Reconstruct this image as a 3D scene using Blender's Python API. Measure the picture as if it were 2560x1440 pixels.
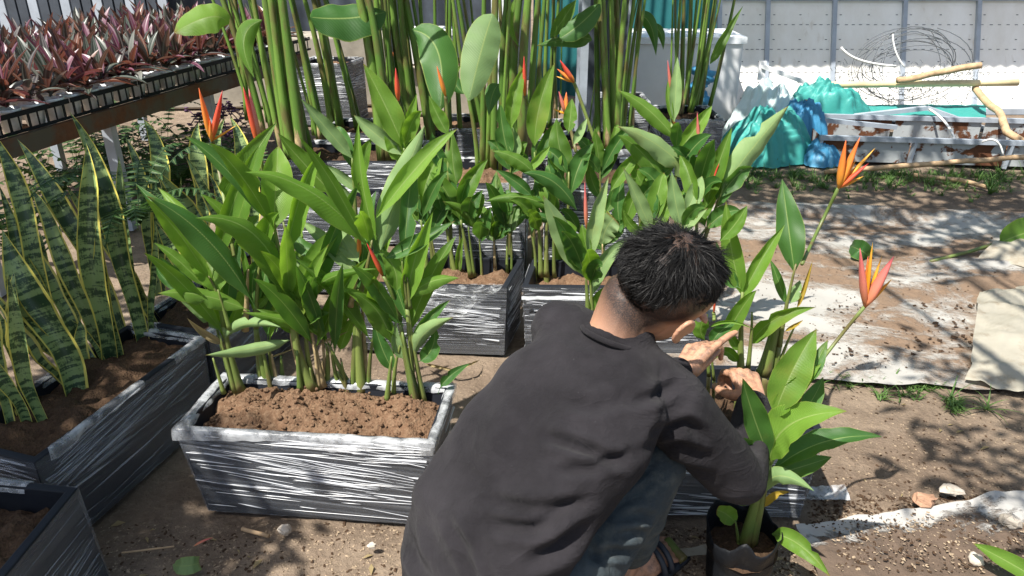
import bpy, bmesh, math, random
import numpy as np
from mathutils import Vector as V, Matrix, noise
R = math.radians
rnd = random.Random(7)
scene = bpy.context.scene
for o in list(bpy.data.objects): bpy.data.objects.remove(o)

# ------------------------------------------------------------------ camera, sky, sun
CAMZ, PITCH, FPX = 1.48, R(25), 1920.0
cam_d = bpy.data.cameras.new('camera'); cam = bpy.data.objects.new('camera', cam_d)
scene.collection.objects.link(cam); scene.camera = cam
cam_d.sensor_width = 36; cam_d.lens = 27; cam_d.clip_start = .02; cam_d.clip_end = 300
cam.location = (0, 0, CAMZ); cam.rotation_euler = (math.pi/2 - PITCH, 0, 0)
SUN_EL, SUN_AZ = R(60), R(226)         # azimuth measured from +Y clockwise: the sun stands behind and left of the camera
SUN_DIR = V((math.sin(SUN_AZ)*math.cos(SUN_EL), math.cos(SUN_AZ)*math.cos(SUN_EL), math.sin(SUN_EL)))
world = bpy.data.worlds.new('World'); scene.world = world; world.use_nodes = True
wn = world.node_tree.nodes; wl = world.node_tree.links
sky = wn.new('ShaderNodeTexSky'); sky.sky_type = 'NISHITA'; sky.sun_disc = False
sky.sun_elevation = SUN_EL; sky.sun_rotation = SUN_AZ; sky.air_density = 1.2; sky.dust_density = 2.0
bg = wn['Background']; bg.inputs['Strength'].default_value = .092
wl.new(sky.outputs[0], bg.inputs['Color'])
sd = bpy.data.lights.new('sun', 'SUN'); sd.energy = 5.0; sd.angle = R(.55); sd.color = (1, .955, .88)
sun = bpy.data.objects.new('sun', sd); scene.collection.objects.link(sun)
sun.rotation_euler = SUN_DIR.to_track_quat('Z', 'Y').to_euler()
scene.view_settings.view_transform = 'Standard'; scene.view_settings.look = 'None'
scene.view_settings.exposure = .95; scene.view_settings.gamma = 1
scene.view_settings.use_curve_mapping = False
scene.cycles.max_bounces = 8; scene.cycles.transparent_max_bounces = 16
scene.cycles.use_denoising = True; scene.cycles.sample_clamp_indirect = 6

# ------------------------------------------------------------------ helpers
cS, sS = math.cos(PITCH), math.sin(PITCH)
CAM = V((0, 0, CAMZ))
def ray(px, py):
    u = (px-1280)/FPX; v = (720-py)/FPX
    return V((u, cS+v*sS, -sS+v*cS))
def hz(px, py, h=0.0):                 # the point of the place seen there at height h
    d = ray(px, py); return CAM + d*((h-CAMZ)/d.z)
def hy(px, py, Y):                     # the point seen there at distance Y
    d = ray(px, py); return CAM + d*(Y/d.y)
def depth(p): return p[1]*cS + (CAMZ-p[2])*sS
def pxm(w, p): return w*depth(p)/FPX   # photo pixels to metres at point p
def nz(p, s=1.0, o=0.0): return noise.noise(V((p[0]*s+o, p[1]*s+o*1.7, p[2]*s-o)))

def tag(o, label=None, cat=None, group=None, kind=None):
    if label: o['label'] = label
    if cat: o['category'] = cat
    if group: o['group'] = group
    if kind: o['kind'] = kind
    return o
def link(o, parent=None):
    scene.collection.objects.link(o)
    if parent is not None: o.parent = parent
    return o
def empty(name, loc, label, cat, group=None):
    o = bpy.data.objects.new(name, None); o.location = loc; o.empty_display_size = .05
    link(o); return tag(o, label, cat, group)
class MB:
    def __init__(s): s.v=[]; s.f=[]; s.uv=[]; s.has=False
    def add(s, vs, fs, uvs=None):
        b=len(s.v); s.v += [tuple(v) for v in vs]; s.f += [tuple(i+b for i in f) for f in fs]
        s.uv += list(uvs) if uvs else [(0,0)]*len(vs)
        return s
    def box(s, c, size, rot=None):
        x,y,z=[q/2 for q in size]; c=V(c)
        vs=[V((a*x,b*y,d*z)) for d in(-1,1) for b in(-1,1) for a in(-1,1)]
        if rot is not None: vs=[rot@v for v in vs]
        return s.add([v+c for v in vs],[(0,2,3,1),(4,5,7,6),(0,1,5,4),(2,6,7,3),(0,4,6,2),(1,3,7,5)])
    def bar(s, a, b, w, t):            # rectangular bar from a to b
        a=V(a); b=V(b); d=(b-a); q=d.to_track_quat('X','Z').to_matrix()
        return s.box((a+b)/2,(d.length,w,t),q)
    def tube(s, pts, rad, n=8, flat=1.0, caps=True):
        pts=[V(p) for p in pts]; m=len(pts)
        if not hasattr(rad,'__len__'): rad=[rad]*m
        vs=[]; uv=[]; prev=None
        for i,p in enumerate(pts):
            t=(pts[min(i+1,m-1)]-pts[max(i-1,0)]).normalized()
            if prev is None:
                a=V((0,0,1)) if abs(t.z)<.9 else V((1,0,0)); x=t.cross(a).normalized()
            else: x=(prev-t*prev.dot(t)).normalized()
            prev=x; y=t.cross(x)
            for k in range(n):
                an=2*math.pi*k/n
                vs.append(p+(x*math.cos(an)+y*math.sin(an)*flat)*rad[i]); uv.append((k/n,i/max(1,m-1)))
        fs=[(i*n+k,i*n+(k+1)%n,(i+1)*n+(k+1)%n,(i+1)*n+k) for i in range(m-1) for k in range(n)]
        if caps: fs += [tuple(reversed(range(n))), tuple((m-1)*n+k for k in range(n))]
        return s.add(vs,fs,uv)
    def grid(s, fn, nu, nv, uvs=(1,1)):
        vs=[fn(i/nu,j/nv) for j in range(nv+1) for i in range(nu+1)]
        uv=[(i/nu*uvs[0],j/nv*uvs[1]) for j in range(nv+1) for i in range(nu+1)]
        w=nu+1
        return s.add(vs,[(j*w+i,j*w+i+1,(j+1)*w+i+1,(j+1)*w+i) for j in range(nv) for i in range(nu)],uv)
    def blob(s, c, r, n=8, m=6, amp=.25, seed=0, rot=None):
        c=V(c); vs=[]
        for j in range(m+1):
            for i in range(n):
                th=math.pi*j/m; ph=2*math.pi*i/n
                d=V((math.sin(th)*math.cos(ph),math.sin(th)*math.sin(ph),math.cos(th)))
                k=1+amp*noise.noise(d*1.6+V((seed*3.1,seed,seed*.7)))
                q=V((d.x*r[0],d.y*r[1],d.z*r[2]))*k
                if rot is not None: q=rot@q
                vs.append(q+c)
        return s.add(vs,[(j*n+i,(j+1)*n+i,(j+1)*n+(i+1)%n,j*n+(i+1)%n) for j in range(m) for i in range(n)])
    def mesh(s, name, mat, smooth=True):
        me=bpy.data.meshes.new(name); me.from_pydata(s.v,[],s.f)
        uv=me.uv_layers.new(name='UVMap')
        li=np.empty(len(me.loops),dtype=np.int32); me.loops.foreach_get('vertex_index',li)
        uv.data.foreach_set('uv',np.array(s.uv,dtype=np.float32)[li].ravel())
        if smooth: me.polygons.foreach_set('use_smooth',[True]*len(me.polygons))
        if mat: me.materials.append(mat)
        me.update(); return me
    def build(s, name, mat, parent=None, smooth=True):
        # a part hangs under its parent; geometry is written in world coordinates, so undo the parent's place
        if parent is not None:
            l=parent.matrix_basis.translation.copy(); pp=parent.parent
            while pp is not None: l+=pp.matrix_basis.translation; pp=pp.parent
        elif s.v:
            a=np.array(s.v); l=V(((a[:,0].min()+a[:,0].max())/2,(a[:,1].min()+a[:,1].max())/2,a[:,2].min()))
        else: l=V((0,0,0))
        s.v=[(v[0]-l.x,v[1]-l.y,v[2]-l.z) for v in s.v]
        o=bpy.data.objects.new(name,s.mesh(name,mat,smooth))
        if parent is None: o.location=l
        return link(o,parent)
def bez(a,b,c,n):                      # curve through a, b (half-way) and c
    a=V(a);b=V(b);c=V(c); k=2*b-(a+c)/2
    return [a*(1-t)**2+k*2*t*(1-t)+c*t*t for t in [i/n for i in range(n+1)]]

# ------------------------------------------------------------------ materials
class NT:
    def __init__(s, name):
        s.m=bpy.data.materials.new(name); s.m.use_nodes=True; s.t=s.m.node_tree; s.t.nodes.clear()
        s.out=s.t.nodes.new('ShaderNodeOutputMaterial')
    def n(s, typ, ins=None, **kw):
        q=s.t.nodes.new('ShaderNode'+typ)
        for k,v in kw.items(): setattr(q,k,v)
        for k,v in (ins or {}).items():
            if isinstance(v,bpy.types.NodeSocket): s.t.links.new(v,q.inputs[k])
            elif v is not None: q.inputs[k].default_value=v
        return q
    def math(s, op, a, b=0.0, c=None, clamp=False):
        i={0:a,1:b}
        if c is not None: i[2]=c
        return s.n('Math',i,operation=op,use_clamp=clamp).outputs[0]
    def ramp(s, fac, stops, interp='LINEAR'):
        q=s.n('ValToRGB',{0:fac}); q.color_ramp.interpolation=interp
        e=q.color_ramp.elements
        while len(e)<len(stops): e.new(.5)
        for el,(p,c) in zip(e,stops):
            el.position=p; el.color=(c,c,c,1) if not hasattr(c,'__len__') else (*c,1)
        return q.outputs[0]
    def mix(s, f, a, b, mode='MIX'):
        q=s.n('Mix',data_type='RGBA',blend_type=mode)
        for k,v in ((0,f),(6,a),(7,b)):
            if isinstance(v,bpy.types.NodeSocket): s.t.links.new(v,q.inputs[k])
            else: q.inputs[k].default_value=v if not hasattr(v,'__len__') else (*v,1)
        return q.outputs[2]
    def noise(s, vec, scale, detail=4, rough=.55, dist=0): return s.n('TexNoise',{'Vector':vec,'Scale':scale,'Detail':detail,'Roughness':rough,'Distortion':dist}).outputs[0]
    def obj(s): return s.n('TexCoord').outputs['Object']
    def uv(s): return s.n('TexCoord').outputs['UV']
    def geo(s): return s.n('NewGeometry').outputs['Position']
    def map(s, vec, scale=(1,1,1), rot=(0,0,0)): return s.n('Mapping',{'Vector':vec,'Scale':scale,'Rotation':rot}).outputs[0]
    def bump(s, h, st=.3, dist=.01, nrm=None): return s.n('Bump',{'Height':h,'Strength':st,'Distance':dist,'Normal':nrm}).outputs[0]
    def bsdf(s, col, rough=.6, spec=.5, nrm=None, **kw):
        i={'Base Color':col if isinstance(col,bpy.types.NodeSocket) else (*col,1),'Roughness':rough,'Specular IOR Level':spec}
        if nrm is not None: i['Normal']=nrm
        i.update(kw); return s.n('BsdfPrincipled',i).outputs[0]
    def end(s, sh): s.t.links.new(sh,s.out.inputs[0]); return s.m
    def mixsh(s, f, a, b): return s.n('MixShader',{0:f,1:a,2:b}).outputs[0]
    def rand(s): return s.n('ObjectInfo').outputs['Random']

def plain(name, col, rough=.6, spec=.4, var=.25, scale=12, bump=.1, metal=0):
    t=NT(name); g=t.geo(); nf=t.noise(g,scale,6,.6)
    c=t.mix(t.ramp(nf,[(.3,0),(.7,1)]),tuple(q*(1-var) for q in col),tuple(min(1,q*(1+var)) for q in col))
    return t.end(t.bsdf(c,rough,spec,t.bump(t.noise(g,scale*6,4),bump,.004),Metallic=metal))
def leaf_mat(name, c1, c2, trans, rough=.33, rib=(.33,.42,.14), tf=.34):
    t=NT(name); uv=t.uv(); sx=t.n('SeparateXYZ',{0:uv}); u,v=sx.outputs[0],sx.outputs[1]
    au=t.math('ABSOLUTE',t.math('SUBTRACT',u,.5))
    ribm=t.ramp(au,[(.006,1),(.026,0)]); edge=t.ramp(au,[(.47,0),(.495,1)])
    vein=t.n('TexWave',{'Vector':t.n('CombineXYZ',{0:t.math('ADD',t.math('MULTIPLY',v,9.0),t.math('MULTIPLY',au,-3.2))}).outputs[0],'Scale':1.9,'Distortion':.8,'Detail':1.0}).outputs[1]
    g=t.geo(); nf=t.noise(g,9,5,.6); rn=t.rand()
    base=t.mix(t.math('MULTIPLY_ADD',rn,.6,t.math('MULTIPLY',nf,.5)),c1,c2)
    base=t.mix(t.math('MULTIPLY',vein,.26),base,tuple(q*.6 for q in c1))
    spots=t.ramp(t.noise(g,55,3,.7),[(.68,0),(.76,1)])
    base=t.mix(t.math('MULTIPLY',spots,.35),base,(.16,.13,.05))
    old=t.math('MULTIPLY',t.ramp(t.noise(g,6,4,.6),[(.55,0),(.75,1)]),t.ramp(rn,[(.62,0),(.9,.55)])); base=t.mix(old,base,(.26,.25,.05))
    tip=t.math('MULTIPLY',t.ramp(v,[(.93,0),(1,1)]),t.ramp(rn,[(.5,0),(.6,1)]))
    base=t.mix(tip,base,(.2,.11,.03))
    base=t.mix(t.math('MULTIPLY',ribm,.65),base,rib); base=t.mix(t.math('MULTIPLY',edge,.7),base,(.3,.36,.08))
    nr=t.bump(t.math('ADD',vein,t.math('MULTIPLY',nf,1.5)),.34,.004)
    rg=t.math('MULTIPLY_ADD',nf,.3,rough-.06)
    b=t.bsdf(base,rg,.38,nr)
    tc=t.mix(.5,base,trans,'MIX')
    tr=t.n('BsdfTranslucent',{'Color':tc,'Normal':nr}).outputs[0]
    return t.end(t.mixsh(tf,b,tr))
M={}
M['leaf']=leaf_mat('heliconia_leaf',(.065,.155,.02),(.17,.31,.045),(.36,.66,.02),tf=.44)
M['leaf_dark']=leaf_mat('dark_leaf',(.032,.11,.026),(.085,.20,.04),(.22,.48,.02),tf=.36)
M['leaf_lime']=leaf_mat('lime_leaf',(.13,.27,.03),(.22,.38,.06),(.36,.66,.02),tf=.46)
M['leaf_pale']=leaf_mat('pale_leaf',(.16,.27,.10),(.26,.38,.15),(.2,.36,.05),rough=.42,tf=.25)
M['leaf_yellow']=leaf_mat('yellow_leaf',(.36,.24,.03),(.45,.33,.05),(.5,.35,.03),rib=(.3,.18,.05))
M['leaf_dry']=leaf_mat('dry_leaf',(.32,.24,.12),(.46,.38,.2),(.4,.3,.12),rough=.7,rib=(.25,.15,.06))
def stem_mat(nm='stem_green',c1=(.065,.125,.022),c2=(.215,.26,.07)):
    t=NT(nm); uv=t.uv(); g=t.obj(); rn=t.rand()
    st=t.noise(t.map(uv,(14,.6,1)),3,4,.6); nf=t.noise(t.map(g,(9,9,3)),2,4)
    c=t.mix(t.math('MULTIPLY_ADD',rn,.5,t.math('MULTIPLY',st,.6)),c1,c2)
    br=t.math('MULTIPLY',t.ramp(nf,[(.48,0),(.62,1)]),.75)
    c=t.mix(br,c,(.13,.085,.04))
    b=t.bsdf(c,.42,.45,t.bump(st,.3,.003)); tr=t.n('BsdfTranslucent',{'Color':(.2,.35,.05,1)}).outputs[0]
    return t.end(t.mixsh(.08,b,tr))
M['stem']=stem_mat()
M['cane']=stem_mat('cane_green',(.03,.095,.014),(.19,.32,.055))
M['stem_dry']=plain('dry_sheath',(.33,.25,.13),.75,.2,.4,40)
def snake_mat():
    t=NT('snake_leaf'); uv=t.uv(); sx=t.n('SeparateXYZ',{0:uv}); u,v=sx.outputs[0],sx.outputs[1]
    rn=t.rand(); au=t.math('ABSOLUTE',t.math('SUBTRACT',u,.5)); g=t.geo()
    wob=t.math('MULTIPLY',t.math('SUBTRACT',t.noise(g,16,2),.5),.10)
    edge=t.ramp(t.math('ADD',au,wob),[(.378,0),(.394,1)])
    vec=t.n('CombineXYZ',{0:t.math('MULTIPLY',u,1.6),1:t.math('ADD',t.math('MULTIPLY',v,15.0),t.math('MULTIPLY',rn,40.0)),2:rn}).outputs[0]
    n1=t.noise(t.map(vec,(.34,1.45,1)),1.5,4,.6,.35); n2=t.noise(t.map(vec,(9,2.2,1)),1.2,3,.6)
    bands=t.ramp(t.math('ADD',t.math('MULTIPLY',n1,.75),t.math('MULTIPLY',n2,.25)),[(.46,1),(.52,0)])
    c=t.mix(t.noise(g,5,3),(.16,.25,.085),(.28,.37,.16))
    c=t.mix(t.math('MULTIPLY',bands,.93),c,(.018,.05,.024))
    c=t.mix(edge,c,t.mix(t.noise(g,20,3),(.60,.52,.07),(.76,.68,.2)))
    b=t.bsdf(c,.38,.5,t.bump(t.math('ADD',t.noise(t.map(uv,(30,2,1)),2,3),bands),.12,.002))
    tr=t.n('BsdfTranslucent',{'Color':c}).outputs[0]
    return t.end(t.mixsh(.12,b,tr))
M['snake']=snake_mat()
def rhoeo_mat():
    t=NT('purple_leaf'); uv=t.uv(); sx=t.n('SeparateXYZ',{0:uv}); u=sx.outputs[0]; rn=t.rand(); g=t.geo()
    c=t.ramp(rn,[(.0,(.025,.055,.038)),(.26,(.12,.02,.065)),(.38,(.17,.05,.02)),(.56,(.22,.24,.21)),(.66,(.03,.028,.03)),(.86,(.16,.03,.08))],'CONSTANT')
    st=t.n('TexWave',{'Vector':t.map(uv,(1,.03,1)),'Scale':.9,'Distortion':1.2,'Detail':2}).outputs[1]
    c=t.mix(t.math('MULTIPLY',t.ramp(st,[(.6,0),(.85,1)]),.28),c,(.45,.42,.38))
    c=t.mix(t.math('MULTIPLY',t.noise(g,20,3),.5),c,(.06,.05,.045))
    b=t.bsdf(c,.35,.5); tr=t.n('BsdfTranslucent',{'Color':t.mix(.5,c,(.36,.10,.06))}).outputs[0]
    return t.end(t.mixsh(.24,b,tr))
M['rhoeo']=rhoeo_mat()
def bract_mat(name,c0,c1,c2):
    t=NT(name); v=t.n('SeparateXYZ',{0:t.uv()}).outputs[1]
    c=t.ramp(v,[(0,c0),(.45,c1),(1,c2)]); c=t.mix(t.math('MULTIPLY',t.noise(t.map(t.uv(),(14,1,1)),3,3),.45),c,tuple(q*.55 for q in c1))
    b=t.bsdf(c,.4,.5); tr=t.n('BsdfTranslucent',{'Color':c}).outputs[0]
    return t.end(t.mixsh(.3,b,tr))
M['bract_red']=bract_mat('red_bract',(.85,.26,.06),(.80,.13,.06),(.66,.04,.05))
M['bract_orange']=bract_mat('orange_bract',(.92,.46,.05),(.92,.34,.06),(.85,.16,.05))
M['bract_pink']=bract_mat('pink_bract',(.85,.36,.14),(.84,.28,.20),(.72,.14,.18))
M['sepal']=bract_mat('yellow_sepal',(.85,.3,.02),(.9,.42,.03),(.85,.5,.08))
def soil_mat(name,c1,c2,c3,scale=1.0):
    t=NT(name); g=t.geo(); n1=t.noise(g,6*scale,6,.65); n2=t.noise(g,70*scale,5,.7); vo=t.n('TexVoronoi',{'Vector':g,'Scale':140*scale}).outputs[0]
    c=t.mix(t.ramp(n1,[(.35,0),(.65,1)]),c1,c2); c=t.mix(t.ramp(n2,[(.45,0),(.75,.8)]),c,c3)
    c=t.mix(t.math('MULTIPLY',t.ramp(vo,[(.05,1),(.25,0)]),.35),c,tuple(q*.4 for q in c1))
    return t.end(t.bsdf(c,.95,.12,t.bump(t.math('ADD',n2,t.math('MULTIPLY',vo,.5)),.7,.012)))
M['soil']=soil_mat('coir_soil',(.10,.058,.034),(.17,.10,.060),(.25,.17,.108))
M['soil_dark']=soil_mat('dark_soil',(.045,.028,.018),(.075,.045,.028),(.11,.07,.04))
def ground_mat():
    t=NT('ground_soil'); g=t.geo(); n1=t.noise(g,.9,6,.6); n2=t.noise(g,7,6,.65); n3=t.noise(g,60,5,.7)
    vo=t.n('TexVoronoi',{'Vector':g,'Scale':170}); vd=vo.outputs[0]; vc=vo.outputs[1]
    c=t.mix(t.ramp(n1,[(.38,0),(.62,1)]),(.17,.125,.09),(.285,.225,.165))
    c=t.mix(t.ramp(n2,[(.4,0),(.7,.75)]),c,(.09,.064,.046))
    c=t.mix(t.ramp(n3,[(.5,0),(.8,.8)]),c,(.28,.21,.15))
    sp=t.math('MULTIPLY',t.ramp(vd,[(.12,1),(.2,0)]),t.ramp(t.n('SeparateColor',{0:vc}).outputs[0],[(.74,0),(.8,1)]))
    c=t.mix(t.math('MULTIPLY',sp,.7),c,(.33,.29,.24))
    return t.end(t.bsdf(c,.93,.15,t.bump(t.math('ADD',t.math('ADD',n3,t.math('MULTIPLY',n2,1.5)),t.math('MULTIPLY',sp,.4)),.75,.018)))
M['ground']=ground_mat()
def sheet_mat(name, lo, hi, tint=(.60,.57,.50), edge=0.0, mud=((.11,.072,.046),(.24,.165,.11))):
    t=NT(name); g=t.geo(); n1=t.noise(t.map(g,(.8,1.5,1)),1.7,7,.66,.6); n2=t.noise(g,26,5,.7)
    d=t.math('ADD',t.math('MULTIPLY',n1,.8),t.math('MULTIPLY',n2,.2)); vv=t.n('SeparateXYZ',{0:t.uv()}).outputs[1]; d=t.math('SUBTRACT',d,t.math('MULTIPLY',t.ramp(vv,[(.15,0),(1,1)]),edge)); m=t.ramp(d,[(lo,0),(hi,1)])
    st=t.noise(g,4,4,.6); cl=t.mix(t.math('MULTIPLY',st,.7),tint,tuple(q*.7 for q in tint))
    dirt=t.mix(n2,mud[0],mud[1]); c=t.mix(m,cl,dirt)
    rg=t.math('MULTIPLY_ADD',m,.45,.42)
    b=t.bsdf(c,rg,.35,t.bump(t.math('ADD',t.math('MULTIPLY',m,.5),t.math('MULTIPLY',n2,t.math('ADD',m,.12))),.8,.012))
    return t.end(b)
M['sheet']=sheet_mat('dirty_sheet',.43,.53,(.38,.365,.335))
M['sheet_mud']=sheet_mat('muddy_sheet',.22,.27,(.40,.385,.36),.36,((.05,.036,.026),(.15,.105,.075)))
def film_sheet():
    t=NT('pale_plastic'); g=t.geo(); n=t.noise(g,5,5,.6); c=t.mix(n,(.36,.33,.26),(.48,.45,.37))
    d=t.ramp(t.noise(g,11,6,.72),[(.52,0),(.72,.75)]); c=t.mix(d,c,(.25,.18,.11))
    b=t.bsdf(c,.35,.5,t.bump(t.noise(g,14,4),.25,.01)); tr=t.n('BsdfTranslucent',{'Color':c}).outputs[0]
    return t.end(t.mixsh(.25,b,tr))
M['plastic']=film_sheet()
M['pot']=plain('black_plastic',(.013,.015,.020),.55,.15,.3,5,.08)
def wrap_mat(name, dens, rot=0.0, rough=.2):
    t=NT(name); uv=t.uv(); rn=t.rand()
    a=t.map(t.n('VectorMath',{0:uv,1:t.n('CombineXYZ',{0:t.math('MULTIPLY',rn,31.0),1:t.math('MULTIPLY',rn,17.0)}).outputs[0]},operation='ADD').outputs[0],(1,1,1),(0,0,rot))
    n1=t.noise(t.map(a,(.5,120,1)),1,3,.6); n2=t.noise(t.map(a,(.7,60,1),(0,0,R(7))),1,3,.55); n3=t.noise(t.map(a,(1.6,5,1),(0,0,R(10))),1.2,4)
    k=t.math('MULTIPLY',t.math('MAXIMUM',t.ramp(n1,[(.45,0),(.75,.6)]),t.ramp(n2,[(.5,0),(.75,.6)])),t.ramp(n3,[(.38,.2),(.64,1)]))  # white streaks in the film colour stand in for sun glints on its wrinkles
    al=t.math('MULTIPLY_ADD',k,dens,.05,clamp=True)
    h=t.math('ADD',t.math('MULTIPLY',n1,1.3),t.math('MULTIPLY',n2,1.3))
    nr=t.bump(h,.6,.002)
    b=t.bsdf((.80,.84,.90),rough,.8,nr)
    ng=t.bump(h,1.0,.006); gl=t.n('BsdfGlossy',{'Color':(.85,.9,1,1),'Roughness':.24,'Normal':ng}).outputs[0]
    tr=t.n('BsdfTransparent').outputs[0]
    fr=t.n('LayerWeight',{'Blend':.25,'Normal':nr}).outputs[0]
    clear=t.mixsh(t.math('MULTIPLY_ADD',fr,.22,.03),tr,gl)
    return t.end(t.mixsh(al,clear,b))
M['wrap']=wrap_mat('stretch_wrap',.46); M['wrap_dim']=wrap_mat('shaded_stretch_wrap',.18,R(3))  # the dim wrap is a duller copy coloured for planters in shade
M['wrap_tilt']=wrap_mat('slanted_stretch_wrap',.5,R(5))
def crease_mat(name,k):
    t=NT(name); b=t.bsdf((.84,.87,.92),.28,.8); tr=t.n('BsdfTransparent').outputs[0]; return t.end(t.mixsh(k,tr,b))
M['crease']=crease_mat('film_crease',.44); M['crease_dim']=crease_mat('faint_film_crease',.20)  # film creases whose white stands in for glints; fainter copy for shaded planters
def crumple_mat():
    t=NT('crumpled_film'); g=t.geo(); n=t.noise(g,11,4,.55,.8); k=t.ramp(t.math('ADD',t.math('MULTIPLY',n,.7),t.math('MULTIPLY',t.noise(g,45,4,.7),.3)),[(.40,.10),(.62,.62)])
    b=t.bsdf((.66,.68,.70),.25,.7,t.bump(n,.6,.012)); tr=t.n('BsdfTransparent').outputs[0]
    return t.end(t.mixsh(k,tr,b))
M['crumple']=crumple_mat()
def flap_mat():
    t=NT('creased_clear_film'); g=t.geo(); n=t.noise(t.map(g,(9,9,22),(0,R(35),0)),2.2,5,.65,1.2); k=t.ramp(n,[(.46,.05),(.66,.62)])
    b=t.bsdf((.66,.68,.70),.2,.7,t.bump(n,.9,.012)); return t.end(t.mixsh(k,t.n('BsdfTransparent').outputs[0],b))
M['flap']=flap_mat()
def rust_mat(name,metal,lo,hi):
    t=NT(name); g=t.geo(); n1=t.noise(g,6,7,.62,.3); n2=t.noise(g,40,4); m=t.ramp(n1,[(lo,0),(hi,1)])
    c=t.mix(t.noise(g,3,3),metal,tuple(q*.75 for q in metal)); c=t.mix(m,c,t.mix(n2,(.07,.026,.014),(.17,.07,.03)))
    return t.end(t.bsdf(c,t.math('MULTIPLY_ADD',m,.3,.5),.35,t.bump(t.math('ADD',m,n2),.3,.004)))
M['rusty']=rust_mat('rusty_sheet',(.42,.45,.46),.49,.53)
M['rust_beam']=rust_mat('rusty_beam',(.09,.075,.055),.42,.6)
M['steel']=plain('painted_steel',(.33,.37,.42),.4,.5,.15,8)
M['dark_metal']=plain('dark_metal',(.045,.055,.07),.45,.5,.3,6)
def board_mat():
    t=NT('white_board'); g=t.geo(); n=t.noise(t.map(g,(1.2,1,.5)),2.2,6,.65); n2=t.noise(t.map(g,(5,5,.7)),3,5,.6)
    c=t.mix(t.ramp(n,[(.4,0),(.75,1)]),(.86,.85,.81),(.70,.67,.60)); c=t.mix(t.ramp(n2,[(.62,0),(.8,.5)]),c,(.42,.33,.22))
    return t.end(t.bsdf(c,.6,.3,t.bump(n,.2,.02)))
M['white_board']=board_mat()
M['white_pot']=plain('white_pot',(.76,.79,.82),.45,.4,.15,25)
M['white_foam']=plain('white_foam',(.68,.69,.70),.7,.2,.08,4)
M['wood']=plain('bare_wood',(.42,.29,.17),.7,.25,.35,18,.3)
M['bamboo']=plain('bamboo_pole',(.62,.52,.30),.5,.4,.2,8,.1)
M['wire']=plain('dark_wire',(.10,.11,.12),.5,.5,.2,8,0)
M['wire_white']=plain('white_cable',(.7,.7,.68),.5,.4,.1,8,0)
M['concrete']=plain('concrete',(.30,.27,.22),.85,.2,.3,4,.4)
M['teal_tin']=plain('teal_fence_paint',(.018,.12,.13),.45,.45,.15,3,.05)
def tarp(name,c,c2):
    t=NT(name); g=t.geo(); w=t.n('TexChecker',{'Vector':g,'Scale':160}).outputs[1]; c_=t.mix(t.noise(g,5,4),c,c2)
    b=t.bsdf(c_,.4,.4,t.bump(t.math('ADD',t.math('MULTIPLY',w,.1),t.noise(g,18,4)),.35,.01)); tr=t.n('BsdfTranslucent',{'Color':c_}).outputs[0]
    return t.end(t.mixsh(.2,b,tr))
M['tarp_teal']=tarp('teal_tarpaulin',(.035,.29,.255),(.08,.41,.37)); M['tarp_blue']=tarp('blue_tarpaulin',(.03,.21,.42),(.10,.36,.55)); M['tarp_pale']=tarp('pale_tarpaulin',(.55,.72,.72),(.75,.85,.84))
M['stone']=plain('stone',(.42,.37,.31),.85,.25,.3,22,.5)
M['brick']=plain('broken_brick',(.34,.2,.13),.9,.2,.3,25,.5)
M['chip']=plain('wood_chip',(.27,.205,.14),.85,.2,.5,60,.2)
M['grass']=leaf_mat('grass_blade',(.05,.12,.03),(.12,.22,.05),(.2,.38,.05))
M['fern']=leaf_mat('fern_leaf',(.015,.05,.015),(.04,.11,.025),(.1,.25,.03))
M['purple_vine']=plain('purple_vine',(.07,.02,.07),.5,.4,.3,30)

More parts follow.
